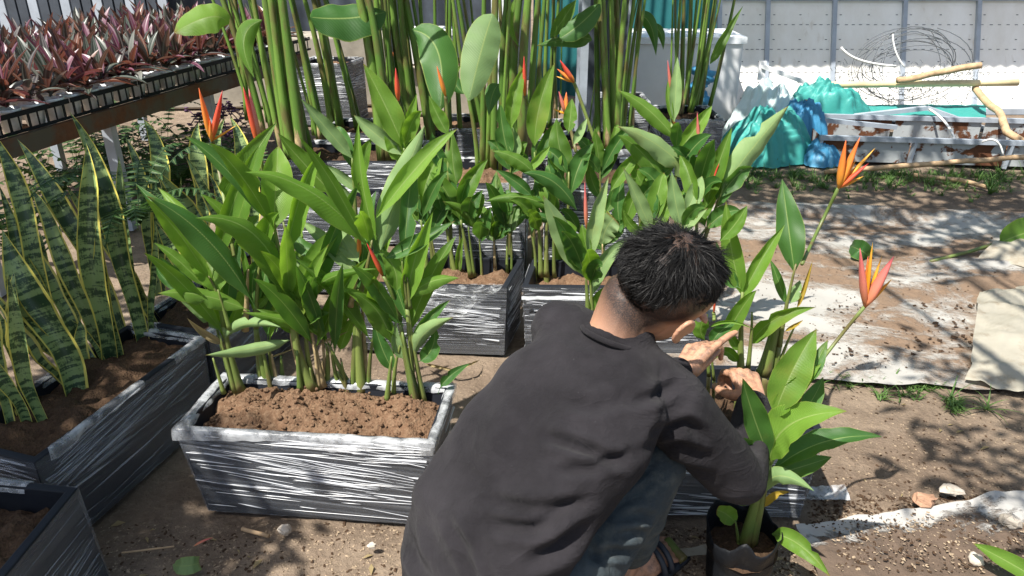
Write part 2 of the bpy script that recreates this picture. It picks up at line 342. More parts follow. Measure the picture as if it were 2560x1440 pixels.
# ------------------------------------------------------------------ leaves and plants
US=(-1,-.68,-.32,-.08,.08,.32,.68,1)
def leaf_part(parent, b, m, t, w, mat='leaf', roll=0.0, fold=22, pet=.10, cut=0.0, twist=0.0, wav=.075, n=15, kind='heli', name='leaf', seed=None):
    fold=fold*1.35; r=random.Random(seed if seed is not None else int(abs(b[0]*7919+t[0]*104729+t[2]*1299709)*1000)%99991)
    pts=bez(b,m,t,n); vs=[];uv=[]; K=len(US); ph=r.random()*6; fr=2.2+r.random()*2.5; tear=(r.randint(4,11),r.choice((-1,1)),r.random()<.3) if kind=='heli' and r.random()<.3 else (-9,1,False)
    for i,p in enumerate(pts):
        s_=i/n; tg=(pts[min(i+1,n)]-pts[max(i-1,0)]).normalized(); vw=(CAM-p).normalized()
        side=tg.cross(vw)
        if side.length<1e-4: side=V((1,0,0))
        side.normalize(); side=Matrix.Rotation(R(roll+twist*(s_-.4)),3,tg)@side; nr=side.cross(tg).normalized()
        if kind=='heli':
            if s_<pet: k=.045+.02*s_/pet
            else:
                q=(s_-pet)/(1-pet)*(1-cut); k=max(.05*(1-q),2.92*(q**.60)*((1-q)**1.05))
                if q<.04: k=max(k,.06)
        elif kind=='snake':
            q=s_; k=(.62+.38*min(1,q*1.8))*(1 if q<.5 else max(.0,1-((q-.5)/.5)**1.9)) + .0
            k*=1+.09*math.sin(fr*3*s_+ph); p=p+side*(w*.16*math.sin(5.5*s_+ph)*min(1,s_*3))
        elif kind=='oval': q=s_; k=max(.04,2.0*(q**.55)*((1-q)**.55)) if s_>.02 else .06
        else: k=1.15*((s_+.03)**.35)*(1-s_)**.6
        hw=w/2*k; fa=R(fold); nt=.5 if (i==tear[0] or (i==tear[0]+1 and tear[2])) else 1
        for u in US:
            au=abs(u); hw_=hw; hw=hw*(nt if u*tear[1]>.5 else 1); d=side*(u*hw*math.cos(fa*au))+nr*(au*hw*math.sin(fa)*(.35+.65*au))
            if k>.1: d+=nr*(hw*wav*2*au*math.sin(fr*2*math.pi*s_+ph+(1.3 if u>0 else 0)))
            hw=hw_; vs.append(p+d); uv.append((.5+u/2,s_))
    fs=[(i*K+j,i*K+j+1,(i+1)*K+j+1,(i+1)*K+j) for i in range(n) for j in range(K-1)]
    mb=MB(); mb.add(vs,fs,uv)
    return mb.build(name,M[mat],parent)
def stem_part(parent, pts, w, mat='stem', name='stem', n=10, taper=.34):
    pts=[V(p) for p in pts]; q=[]
    if len(pts)==3: q=bez(pts[0],pts[1],pts[2],8)
    else:
        for i in range(9): q.append(pts[0].lerp(pts[-1],i/8))
    rad=[w/2*(1.12 if i==0 else 1)*(1-(1-taper)*i/(len(q)-1)) for i in range(len(q))]
    mb=MB(); mb.tube(q,rad,n); return mb.build(name,M[mat],parent)
def bract(parent, b, t, w, mat, name='bract', bend=.0):
    b=V(b);t=V(t); m=(b+t)/2+V((0,0,1))*(b-t).length*bend; q=bez(b,m,t,9)
    prof=[.35,.7,.95,1,.95,.85,.7,.5,.3,.04]; mb=MB(); mb.tube(q,[w/2*k for k in prof],8,.6)
    return mb.build(name,M[mat],parent)
MK={'l':'leaf','d':'leaf_dark','y':'leaf_lime','p':'leaf_pale','w':'leaf_yellow','b':'leaf_dry'}
gkey={}
def shoot(label, Y, stems, leaves, flowers=(), group=None, name='heliconia_plant', dz=.0, zsoil=None):
    """stems: (px path, width px, mat); leaves: (base, mid, tip, width px, mat key, tip depth shift, roll, fold[, pet, cut]); all px are photo
    sightings turned into real points at the plant's own distance Y."""
    p0=hy(*stems[0][0][0],Y); r=random.Random(len(label)*31+int(Y*1000))
    e=empty(name,p0,label,'plant',group)
    for st in stems:
        path=[hy(*q,Y+dz*i) for i,q in enumerate(st[0])]
        zs={'GA':.268,'GB':.238,'GC':.238,'GG':.238,'GR':.212}.get(gkey.get(group,''),.1) if zsoil is None else zsoil
        if path[0].z>zs+.012 and path[0].z<.62:           # carry the stem on down into the soil it grows from
            d=(path[0]-path[1]); d=d/max(1e-4,-d.z) if d.z<-.01 else V((0,0,-1)); d=V((d.x*.4,d.y*.4,-1)); ft=path[0]+d*(path[0].z-zs+.012)
            stem_part(e,[ft,path[0]],pxm(st[1],path[0])*1.04,st[2] if len(st)>2 else 'stem',taper=.95)
        stem_part(e,path,pxm(st[1],path[0]),st[2] if len(st)>2 else 'stem')
    if gkey.get(group)=='GA':
        for k in range(4):
            st=stems[k%len(stems)]; o_=V((r.uniform(-.03,.03),r.uniform(-.02,.03),0)); B=hy(*st[0][0],Y)+o_; T=B.lerp(hy(*st[0][-1],Y)+o_*1.2,r.uniform(.5,.95)); stem_part(e,[B,T],pxm(r.uniform(11,17),B),r.choice(['stem','stem_dry','stem']))
    for lf in leaves:
        b,m,t,w,mk,dy,roll,fold=lf[:8]; w=w*1.06; pet=lf[8] if len(lf)>8 else .08; cut=lf[9] if len(lf)>9 else 0
        B=hy(*b,Y); T=hy(*t,Y+dy); Mm=hy(*m,Y+dy*.42); wm=pxm(w,Mm)/max(.45,math.cos(R(roll)))
        leaf_part(e,B,Mm,T,wm,MK[mk],roll,fold,pet,cut,twist=r.uniform(-25,25))
    for k in range({'GB':5,'GC':5,'GG':5,'GA':6}.get(gkey.get(group,''),0)):
        st=stems[k%len(stems)][0]; u=r.uniform(.45,1); i=1 if len(st)>2 else 0; B=hy(*st[i],Y).lerp(hy(*st[-1],Y),u); a=r.uniform(0,6.28); big=gkey.get(group)=='GA'; L=r.uniform(.20,.34) if big else r.uniform(.13,.24)
        T=B+V((math.cos(a)*L*.55,math.sin(a)*L*.55,L*(r.uniform(.55,1.25) if big else r.uniform(.3,1.0)))); leaf_part(e,B,(B+T)/2+V((0,0,.03)),T,r.uniform(.042,.062) if big else r.uniform(.05,.075),r.choice(['leaf','leaf_dark','leaf_lime'] if big else ['leaf_dark','leaf_dark','leaf']),r.uniform(-30,30),20,.1)
    for fl in flowers:
        stalk,base,brs,dy=fl[:4]
        st=[hy(*q,Y+dy*(i/max(1,len(stalk)-1))) for i,q in enumerate(stalk)]; B=hy(*base,Y+dy)
        f=bpy.data.objects.new('flower',None); f.location=B-p0; link(f,e)
        mb=MB(); q=st+[B]; mb.tube(bez(q[0],q[len(q)//2],B,8),[pxm(9,B)/2]*9,7); mb.build('flower_stalk',M['stem'],e)
        for k,(tx,w,mt) in enumerate(brs):
            T=hy(*tx,Y+dy+(.015*((k%3)-1))); bract(f,B,T,pxm(w*1.12,B),mt,'sepal' if mt=='sepal' else 'bract')
    return e

# ------------------------------------------------------------------ planters
def planter(label, c, h, soilz, inset=.03, soil='soil', wrap='wrap', crumple=1.0, group='long black planters in plastic wrap', z0=0.0, name='planter', wall=.022, soil_amp=.017, seed=0, gap=.08, mound=.0):
    c=[V((p[0],p[1],0)) for p in c]; ctr=sum(c,V((0,0,0)))/4
    def sc(d,z): # offset the outline inwards by d (metres, signed) at height z
        o=[]
        for i in range(4):
            p=c[i]; a=(c[(i+1)%4]-p).normalized(); b=(c[i-1]-p).normalized(); o.append(p+(a+b)*d+V((0,0,z)))
        return o
    e=empty(name,ctr+V((0,0,z0)),label,'planter',group)
    mb=MB(); rings=[sc(inset,z0+.002),sc(0.004,z0+h-.025),sc(0,z0+h-.02),sc(0,z0+h),sc(wall,z0+h),sc(wall,z0+h-.02),sc(wall+inset*.5,z0+soilz-.03)]
    vs=[p for r_ in rings for p in r_]; fs=[(k*4+i,k*4+(i+1)%4,(k+1)*4+(i+1)%4,(k+1)*4+i) for k in range(len(rings)-1) for i in range(4)]
    fs.append((3,2,1,0)); k=(len(rings)-1)*4; fs.append((k,k+1,k+2,k+3)); mb.add(vs,fs)
    o=mb.build('pot',M['pot'],e,False); bv=o.modifiers.new('bevel','BEVEL'); bv.width=.004; bv.segments=2; bv.limit_method='ANGLE'
    s=sc(wall+.001,0)
    L=(c[1]-c[0]).length; nu=max(20,int(L/.011)); nv=max(14,int((c[3]-c[0]).length/.011))
    def sf(u,v):
        p=s[0].lerp(s[1],u).lerp(s[3].lerp(s[2],u),v); ed=min(u,1-u,v*.6,(1-v)*.6)
        z=z0+soilz+soil_amp*(1.6*nz(p,9,seed)+1.1*nz(p,26,seed+3)+1.0*abs(nz(p,60,seed))+.5*abs(nz(p,110,seed))) + min(.012,ed*.12)-.008+mound*math.sin(math.pi*u)**.7*math.sin(math.pi*v)**.7
        return V((p.x,p.y,z))
    mb=MB(); mb.grid(sf,nu,nv); mb.build('soil',M[soil],e)
    if mound:
        q=random.Random(4); mb=MB()
        for k in range(420):
            p=sf(q.uniform(.03,.97),q.uniform(.04,.96)); r_=q.uniform(.0018,.0075)**1.0; mb.blob(p+V((0,0,r_*.35)),(r_*q.uniform(.8,1.4),r_,r_*.8),6,4,.6,k)
        tag(mb.build('soil_clod',M[soil],e),kind='stuff')
    if wrap:
        mb=MB(); per=0
        for i in range(4):
            a0,a1=c[i],c[(i+1)%4]; nrm=(a1-a0).normalized().cross(V((0,0,1))); l=(a1-a0).length
            bo=sc(inset,z0+.004); to=sc(0.0,z0+h-.002)
            def wf(u,v,i=i,nrm=nrm,l=l,per=per):
                p=bo[i].lerp(bo[(i+1)%4],u).lerp(to[i].lerp(to[(i+1)%4],u),v)
                ln=V((p.x*2+p.y*2,p.z*38,seed*5+i)); k=.0030+.0007*noise.noise(ln)+.0006*noise.noise(ln*2.7)
                ex=math.sin(math.pi*u)**.3
                return p+nrm*(k*max(.55,ex))
            b0=len(mb.v); mb.grid(wf,max(10,int(l/.025)),18,(l,h)); 
            mb.uv[b0:]=[(q[0]+per,q[1]) for q in mb.uv[b0:]]; per+=l
        mb.build('plastic_wrap',M[wrap],e)
        q=random.Random(seed*13+5); mb=MB(); slant=R({'wrap_tilt':-5,'wrap_dim':2}.get(wrap,q.uniform(-3,3)))
        for i in range(4):
            bo=sc(inset,z0+.004); to=sc(0.0,z0+h-.002); a0,a1=c[i],c[(i+1)%4]; nrm=(a1-a0).normalized().cross(V((0,0,1))); l=(a1-a0).length
            if nrm.y>.5: continue                              # the far side
            cl=[(q.uniform(.1,.9),q.betavariate(2.2,1.3),q.uniform(-6,6)) for _ in range(max(2,int(l*9)))]
            for k in range(int(200*l*h/.25)):
                cu,cv,ca=q.choice(cl) if q.random()<.75 else (q.random(),q.random(),q.uniform(-4,4)); u0=cu+q.gauss(0,.28); v0=cv+q.gauss(0,.075); L=q.choice((.05,.08,.14,.22,.35))*q.uniform(.6,1.2); an=slant+R(ca+q.gauss(0,2.2)); w=q.choice((.0005,.0006,.0008,.0011,.0014,.0020 if q.random()<.75 else .0042))
                P=[]; N=5
                for j in range(N+1):
                    s_=j/N-.5; u=u0+s_*L*math.cos(an)/l; v=v0+s_*L*math.sin(an)/h; hw=w*(math.sin(math.pi*(j+.15)/(N+.3)))
                    if not(.004<u<.996 and .01<v<.99): continue
                    pc=bo[i].lerp(bo[(i+1)%4],u).lerp(to[i].lerp(to[(i+1)%4],u),v)+nrm*.0052; P.append((pc,hw))
                if len(P)<3: continue
                vs=[]
                for pc,hw in P: vs+= [pc+V((0,0,hw)),pc+nrm*(hw*.7+.0004),pc-V((0,0,hw))]
                mb.add(vs,[(3*j+r_,3*j+r_+1,3*j+r_+4,3*j+r_+3) for j in range(len(P)-1) for r_ in (0,1)])
        if mb.v: tag(mb.build('film_crease',M['crease_dim' if wrap=='wrap_dim' else 'crease'],e,False),kind='stuff')
    if crumple>0:
        mb=MB(); N=240; sec=[(-.003,-.026),(-.004,-.011),(-.003,.002),(.006,.004),(.015,.003),(.023,-.005),(.025,-.016)]
        per=[]
        for i in range(4):
            for k in range(N//4): per.append((i,k/(N//4)))
        vs=[];fs=[]
        for j,(i,u) in enumerate(per):
            pr=[sc(d*1.0,z0+h+z) for d,z in sec]
            for k in range(len(sec)):
                p=pr[k][i].lerp(pr[k][(i+1)%4],u); am=.0048*crumple
                hh=1.0 if 0<k<6 else 1.6
                lo=nz(p,9,seed+6); p=p+V((nz(p,22,seed+1),nz(p,22,seed+2),abs(nz(p,20,seed+3))*.8))*am*hh+V((0,0,-.022*lo if k==0 else -.008*lo if k==1 else 0))
                vs.append(p)
        K=len(sec); n=len(per)
        for j in range(n):
            for k in range(K-1):
                
                if nz(vs[j*K+2],5,seed+9)>gap: continue
                fs.append((j*K+k,((j+1)%n)*K+k,((j+1)%n)*K+k+1,j*K+k+1))
        mb.add(vs,fs); tag(mb.build('film_edge',M['crumple'],e),kind='stuff')
    return e
S=.897
def sc4(*p): return [(x*S,y*S) for x,y in p]

# ------------------------------------------------------------------ ground and sheets
def lines(a,b,step,far):
    l=[a+i*step for i in range(int((b-a)/step)+1)]; s=step; lo,hi=l[0],l[-1]; out=list(l)
    while hi<far or lo>-far:
        s*=1.5; hi+=s; lo-=s; out.append(hi); out.insert(0,lo)
    return out
def ground_z(x,y):
    k=1 if (-2.2<x<3.4 and .5<y<6.2) else .3
    return k*(.010*nz((x,y,0),3)+.007*nz((x,y,0),11)+.0045*nz((x,y,0),31)) - .014
gx=lines(-2.1,3.3,.03,80); gy=lines(.55,6.2,.035,80)
mb=MB(); w_=len(gx)
mb.add([(x,y,ground_z(x,y)) for y in gy for x in gx],[(j*w_+i,j*w_+i+1,(j+1)*w_+i+1,(j+1)*w_+i) for j in range(len(gy)-1) for i in range(w_-1)])
tag(mb.build('ground',M['ground']),'bare brown soil of the nursery yard',kind='structure')
def quad_sheet(name,label,px,mat,nu,nv,zf,cat='plastic sheet',group=None,kind=None):
    q=[hz(*p) for p in px]
    def f(u,v):
        p=q[0].lerp(q[1],u).lerp(q[3].lerp(q[2],u),v)
        e=.035*nz((p.x,p.y,2),7); p=p+V((e*(1 if .02<u<.98 else 1.2),e*.8,0))
        p.z=zf(u,v,p); return p
    mb=MB(); mb.grid(f,nu,nv); o=mb.build(name,M[mat]); return tag(o,label,cat,group,kind)
def z1(u,v,p):
    z=.010+.006*abs(nz(p,4))+.004*nz(p,14)+.012*(1-abs(nz((p.x*.6,p.y,0),3.5)))**7
    ridge=math.exp(-((v-.93)/.045)**2); z+=ridge*(.035+.05*max(0,u-.45))*(1+.5*nz(p,3))
    return z
quad_sheet('ground_sheet','large pale plastic ground sheet stained with brown mud behind the man',[(1600,925),(2860,1000),(2760,545),(1740,503)],'sheet',110,90,z1)
quad_sheet('ground_sheet','muddy white sheet corner showing through soil beside the black grow bag',[(2060,1500),(2800,1500),(2640,1222),(1985,1322)],'sheet_mud',60,40,lambda u,v,p:.008+.010*nz(p,9)+.006*nz(p,25)+.006*(v>.97))
quad_sheet('white_scrap','small white sheet scrap under the black grow bag',[(1640,1400),(1830,1385),(1830,1352),(1700,1376)],'plastic',14,6,lambda u,v,p:.012+.006*nz(p,20))
def zf(u,v,p): return .018+.055*math.sin(math.pi*min(1,v*1.02))**.6*(.5+.5*u)+.022*nz(p,9)+.012*nz(p,22)+.014*(1-abs(nz((p.x,p.y*.6,0),7)))**5+.05*max(0,u-.5)
quad_sheet('folded_sheet','thick fold of beige plastic sheeting bulging at the right edge',[(2412,962),(2760,1040),(2760,690),(2442,745)],'plastic',34,34,zf)
quad_sheet('folded_sheet','smaller beige plastic fold lying beyond the bulging fold',[(2440,655),(2740,715),(2740,585),(2505,615)],'plastic',24,16,lambda u,v,p:.02+.05*math.sin(math.pi*v)+.015*nz(p,10))
tag_s=quad_sheet('film_scrap','torn scrap of clear film on soil right of the planter being filled',[(2010,1258),(2120,1262),(2100,1225),(2020,1228)],'crumple',16,8,lambda u,v,p:.012+.012*abs(nz(p,26)),'film scrap')

# ------------------------------------------------------------------ planters
def pl(*pts): return [(p[0],p[1]) for p in pts]
A_=planter('film wrapped black planter full of red brown coir left of the man',sc4((-.985,1.855),(-.222,1.785),(-.185,2.10),(-.945,2.165)),.296,.262,inset=.028,seed=1,wrap='wrap_tilt',gap=1,mound=.024)
B_=planter('black planter with a crumpled film flap on its rim, behind the front left planter',sc4((-.70,2.885),(-.02,2.835),(.055,3.15),(-.62,3.20)),.296,.235,seed=2,crumple=0,inset=.015)
C_=planter('black planter with a clean rim and a white tape line, directly behind the man',sc4((.04,2.845),(.80,2.83),(.83,3.13),(.09,3.13)),.296,.235,seed=3,crumple=0,inset=.015)
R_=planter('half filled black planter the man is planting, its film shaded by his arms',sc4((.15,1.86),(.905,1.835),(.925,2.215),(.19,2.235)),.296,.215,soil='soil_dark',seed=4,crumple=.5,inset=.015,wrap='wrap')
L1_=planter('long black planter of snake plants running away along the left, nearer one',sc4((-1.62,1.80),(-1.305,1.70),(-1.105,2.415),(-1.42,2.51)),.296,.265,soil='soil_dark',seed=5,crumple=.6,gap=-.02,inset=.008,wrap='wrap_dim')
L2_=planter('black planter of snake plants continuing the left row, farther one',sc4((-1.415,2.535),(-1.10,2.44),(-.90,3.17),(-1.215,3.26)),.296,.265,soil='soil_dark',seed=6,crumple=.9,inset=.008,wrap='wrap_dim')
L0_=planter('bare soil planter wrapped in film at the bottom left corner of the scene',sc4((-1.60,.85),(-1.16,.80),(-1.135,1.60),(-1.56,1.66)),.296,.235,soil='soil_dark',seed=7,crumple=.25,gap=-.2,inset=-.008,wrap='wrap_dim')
tall=[('square tall planter wrapped in film behind the crumpled flap planter',(-.43,3.15),(.06,3.14),(.08,3.56),(-.40,3.57),.50,1.2),
 ('tall wrapped planter behind the white tape planter',(.14,3.15),(.68,3.13),(.70,3.55),(.17,3.56),.50,1.0),
 ('low wide black planter of thick canes beside the snake plants',(-1.22,3.72),(-.47,3.70),(-.45,4.12),(-1.2,4.14),.44,1.4),
 ('dark planter with crumpled film corners just beyond the left planter row',(-.94,3.12),(-.62,3.10),(-.60,3.40),(-.92,3.42),.40,1.6),
 ('planter of canes in the middle of the back row',(-.52,4.43),(.01,4.43),(.01,4.85),(-.5,4.85),.43,.6),
 ('narrow back row planter of canes right of the middle one',(.05,4.3),(.36,4.3),(.36,4.7),(.05,4.7),.43,1.2),
 ('planter of straight canes in front of the grey metal door',(.24,3.88),(.62,3.88),(.62,4.3),(.24,4.3),.45,1.3),
 ('planter of leaning canes nearest the teal tarpaulin',(.90,4.58),(1.27,4.58),(1.27,5.0),(.90,5.0),.45,1.1),
 ('small film covered planter by the white foam box',(.60,5.15),(.92,5.15),(.92,5.5),(.6,5.5),.44,1.8),
 ('back planter of thin canes beside the wrapped package',(-1.12,4.45),(-.62,4.45),(-.62,4.85),(-1.1,4.85),.40,1.2)]
for i,(lb,a,b,c,d,h,cr) in enumerate(tall):
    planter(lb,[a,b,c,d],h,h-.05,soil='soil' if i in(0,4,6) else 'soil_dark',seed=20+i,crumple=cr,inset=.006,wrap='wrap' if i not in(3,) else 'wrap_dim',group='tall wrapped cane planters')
# loose flap of film hanging over the rim of the second planter and its white tape neighbour
def flap(label,pxs,Y,name='film_flap'):
    q=[hy(*p,Y) for p in pxs]
    def f(u,v):
        p=q[0].lerp(q[1],u).lerp(q[3].lerp(q[2],u),v); return p+V((nz(p,18)*.010,-abs(nz(p,22))*.02-.012*v-.006,nz(p,25,4)*.010))
    mb=MB(); mb.grid(f,26,14); return tag(mb.build(name,M['flap']),label,'film flap')
flap('crumpled clear film flap hanging over the front rim of the second planter',[(985,712),(1262,706),(1150,785),(1000,765)],2.53)
mb=MB(); mb.grid(lambda u,v:hy(1304+u*320,738+v*9,2.535)+V((0,-.008+.003*nz((u*9,v,0),3),.004*nz((u*6,v,1),2))),40,3)
tag(mb.build('white_tape',M['white_pot']),'white film band twisted round the planter behind the man','tape')

# ------------------------------------------------------------------ heliconias, front left planter
GA='heliconias in the front left planter'; gkey[GA]='GA'
YA=1.865
shoot('leftmost shoot of the front planter, pale dry sheath at its foot, leaves fanning left',YA+.01,
 [([(600,975),(578,900),(556,800)],27),([(560,815),(545,740),(520,690)],14),([(590,975),(572,900),(562,860)],15,'stem_dry')],
 [((625,778),(505,738),(393,733),54,'l',-.10,20,-24),((500,735),(440,690),(400,640),52,'d',-.02,-15,26),((515,722),(450,655),(385,607),34,'l',0,10,20),
  ((470,735),(415,700),(390,665),24,'d',.02,0,20),((560,830),(505,785),(450,752),34,'p',-.04,0,25),((568,862),(512,835),(468,795),36,'b',-.05,0,45),
  ((556,858),(610,812),(702,818),46,'p',-.10,15,-42),((545,735),(520,660),(482,610),84,'y',.05,10,12,.05,.28),((500,652),(432,565),(338,458),50,'d',.10,25,24),((520,640),(465,545),(394,468),44,'y',.12,-10,28)],group=GA)
shoot('second shoot from the left with a cupped upright leaf and a two pronged red flower',YA+.06,
 [([(676,975),(655,900),(637,800)],26),([(684,972),(676,900),(670,850)],14),([(640,820),(645,700),(655,640)],13)],
 [((637,772),(632,700),(655,640),56,'d',.03,0,24),((594,585),(604,455),(692,306),98,'l',.14,-10,26,.04),((640,800),(620,690),(600,600),20,'l',.05,0,20),
  ((600,590),(625,560),(646,538),30,'l',.1,-20,25),((684,580),(690,455),(696,364),88,'y',.12,12,22,.05),((640,775),(660,750),(672,742),22,'l',0,0,20)],
 [([(665,640),(664,520)],(650,372),[((608,218),24,'bract_red'),((622,222),26,'bract_pink')],.14)],group=GA)
shoot('tall central shoot of the front planter carrying two long arching dark leaves',YA,
 [([(783,975),(745,880),(722,740)],30),([(726,760),(700,640),(682,540)],15),([(765,972),(738,890),(726,830)],12,'stem_dry'),([(752,968),(748,900),(742,850)],15)],
 [((726,755),(640,590),(488,545),82,'l',-.16,25,-30,.05),((640,770),(520,600),(366,490),78,'d',-.10,15,-28,.10),((714,645),(748,500),(802,378),60,'y',.10,20,34),
  ((725,850),(625,872),(513,888),50,'p',-.14,10,-38,.05),((722,690),(690,650),(640,600),40,'y',.06,0,18),((735,838),(700,800),(640,772),30,'l',-.02,0,20),((690,830),(710,770),(722,745),44,'p',.03,0,24)],
 [([(585,640),(568,520),(545,415)],(530,352),[((497,220),22,'bract_orange'),((556,226),24,'bract_red'),((592,313),9,'sepal'),((525,300),18,'bract_orange')],.20)],group=GA)
shoot('middle shoot with a rolled leaf arching right over the planter',YA+.02,
 [([(790,968),(768,880),(765,760)],17),([(800,968),(795,900),(783,860)],12,'stem_dry')],
 [((770,770),(815,700),(945,672),42,'l',-.12,-10,-34,.05),((805,832),(720,802),(604,780),40,'l',-.10,10,-30,.04),((765,800),(790,785),(826,782),46,'d',-.04,0,30,.03),
  ((762,790),(750,700),(738,635),48,'p',.05,0,22),((735,735),(712,690),(695,600),44,'d',.04,0,20)],group=GA)
shoot('short pale shoot leaning right with a triangular leaf near the soil',YA+.04,
 [([(852,985),(836,920),(828,868)],14),([(886,986),(850,920),(822,862)],17),([(815,975),(820,910),(815,860)],16)],
 [((832,838),(850,770),(886,712),58,'l',.03,10,20),((850,880),(866,830),(894,778),34,'l',.02,0,22),((780,868),(830,846),(872,828),14,'b',-.03,0,50),((680,892),(700,885),(735,872),10,'b',-.02,0,50)],group=GA)
shoot('thick stemmed front planter shoot with tall upright pale leaves and a thin red bud',YA+.03,
 [([(907,988),(897,880),(893,740)],30),([(922,985),(925,900),(938,825)],14),([(893,760),(915,680),(930,600)],15)],
 [((920,612),(775,478),(612,430),58,'y',-.14,35,-26,.04),((940,600),(905,450),(896,306),46,'y',.06,-12,30,.04),((952,625),(1000,470),(1062,313),80,'p',.08,10,-22,.04),((940,545),(1050,410),(1144,322),52,'y',.10,-15,26,.05),
  ((900,660),(862,605),(822,540),48,'p',.08,0,22),((900,700),(830,620),(748,548),50,'p',.05,10,26),((850,640),(760,620),(738,568),40,'d',.1,0,20),((1010,815),(960,755),(905,690),46,'d',-.02,0,24),((905,745),(885,690),(860,632),36,'d',.03,0,20)],
 [([(1000,800),(985,745)],(958,690),[((917,608),17,'bract_red')],-.03),([(895,730),(895,690)],(897,645),[((898,575),20,'bract_orange')],.03)],group=GA)
shoot('right shoot of the front planter, leaves spreading over the film flap behind',YA-.02,
 [([(1040,1000),(1018,900),(1000,810)],28),([(1062,1012),(1040,900),(1018,760)],16),([(985,995),(988,920),(1005,850)],13),([(1018,770),(1010,700),(1005,650)],11)],
 [((1016,760),(1038,645),(1082,530),60,'y',.04,10,28,.04),((1020,745),(1075,705),(1150,695),46,'l',.02,-20,-26,.06),((1028,860),(1075,795),(1126,750),34,'d',.0,0,28),((1035,895),(1060,835),(1134,794),50,'p',-.06,10,-30,.05),
  ((1046,905),(1080,870),(1086,815),46,'d',.0,0,20),((980,860),(945,780),(880,730),62,'l',-.06,15,-24,.05),((985,930),(955,870),(935,800),44,'d',.02,0,20),((990,735),(985,670),(945,625),52,'l',.02,0,20),((965,645),(1050,605),(1138,552),46,'d',.08,-15,24,.04),
  ((1010,900),(990,855),(990,800),34,'p',0,0,30),((1095,985),(1120,945),(1176,908),28,'d',.02,0,20,.25)],group=GA)

# ------------------------------------------------------------------ second row planters
GB='heliconias in the second row planter'; gkey[GB]='GB'; YB=2.775
shoot('shoot of three stems at the left of the second row planter under a lime leaf',YB,
 [([(1068,682),(1062,620),(1052,550)],13),([(1085,690),(1078,620),(1062,560)],14),([(1098,688),(1085,630),(1078,590)],10)],
 [((1054,503),(1076,430),(1108,374),56,'y',.08,0,26,.05),((1105,535),(1090,480),(1064,446),44,'d',.03,0,22),((1055,540),(1020,480),(1000,450),40,'d',.05,0,20),((1052,560),(1022,500),(1030,430),34,'l',.04,0,24)],group=GB)
shoot('shoot with a pale ribbed leaf standing upright above the second row planter',YB+.02,
 [([(1140,692),(1125,620),(1112,545)],14),([(1150,692),(1150,600),(1148,520)],9)],
 [((1142,462),(1132,400),(1128,318),48,'l',.05,0,-18,.05),((1145,510),(1112,440),(1106,395),44,'d',.04,0,18),((1148,525),(1175,455),(1220,398),50,'l',.04,0,24),((1120,570),(1105,520),(1110,470),34,'d',.05,0,20),((1148,690),(1148,635),(1158,590),22,'y',-.01,0,30)],
 [([(1122,480),(1122,380),(1118,310)],(1114,240),[((1092,165),17,'bract_orange')],.06)],group=GB)
shoot('shoot with a drooping leaf curling left in the second row planter',YB,
 [([(1178,692),(1165,620),(1152,550)],15),([(1186,690),(1178,630),(1170,560)],9),([(1205,700),(1202,640),(1196,580)],8)],
 [((1170,572),(1178,520),(1208,474),42,'d',.02,0,20),((1198,585),(1165,533),(1106,504),32,'l',-.06,0,-26,.05),((1202,610),(1215,560),(1226,515),28,'d',.0,0,24),((1165,560),(1130,530),(1128,470),36,'d',.03,0,20)],
 [([(1000,480),(1003,380),(1000,310)],(996,252),[((989,170),20,'bract_red')],.35)],group=GB)
shoot('young reddish shoot with a short cupped leaf in the second row planter',YB+.03,
 [([(1238,668),(1236,630),(1235,595)],9,'stem_dry')],
 [((1236,600),(1242,565),(1252,535),36,'l',0,0,30),((1235,605),(1215,570),(1205,530),28,'p',.02,0,24)],group=GB)
shoot('rightmost pair of stems in the second row planter with pale blunt leaf',YB+.02,
 [([(1268,688),(1268,620),(1272,540)],9),([(1279,684),(1279,620),(1278,560)],8)],
 [((1274,585),(1282,540),(1302,512),40,'p',.0,0,20,.05),((1242,522),(1238,470),(1242,426),32,'d',.08,0,-22),((1272,560),(1250,500),(1248,440),36,'d',.06,0,20)],group=GB)
GC='heliconias in the planter behind the man'; gkey[GC]='GC'; YC=2.745
shoot('cluster of three thick stems behind the man bearing a horizontal leaf pointing left',YC,
 [([(1352,692),(1350,620),(1345,540)],15),([(1366,690),(1366,620),(1368,530)],15),([(1386,692),(1384,620),(1384,540)],11),([(1338,690),(1336,620),(1322,570)],9)],
 [((1375,522),(1300,492),(1212,504),40,'l',-.05,20,-30,.04),((1392,560),(1345,540),(1293,545),28,'d',-.04,10,-26,.05),((1342,440),(1290,396),(1230,377),42,'l',-.02,20,-26,.05),((1442,525),(1385,455),(1308,432),50,'d',-.06,20,-26,.05),
  ((1332,492),(1290,455),(1238,424),36,'d',0,0,24),((1310,432),(1345,400),(1376,364),26,'y',.08,0,26)],group=GC)
shoot('blue green shoot with two tall blades below the long red bud',YC+.25,
 [([(1275,580),(1275,480),(1278,400)],9),([(1335,560),(1338,460),(1336,380)],9)],
 [((1274,395),(1258,330),(1250,254),48,'d',.03,0,16,.05),((1278,322),(1285,240),(1315,160),44,'y',.05,10,24,.05),((1336,365),(1350,260),(1387,156),56,'l',.06,0,18,.04),((1290,400),(1285,350),(1262,300),34,'p',.05,0,20)],
 [([(1345,400),(1330,300)],(1312,240),[((1310,140),17,'bract_red')],.05),([(1510,420),(1480,330),(1455,260)],(1434,206),[((1400,150),20,'bract_red'),((1393,172),16,'bract_orange'),((1388,190),9,'sepal'),((1420,175),14,'bract_orange')],.05),
  ([(1440,380),(1428,330)],(1414,285),[((1397,228),16,'bract_pink'),((1416,230),20,'bract_orange'),((1383,272),9,'sepal')],.05)],group=GC)
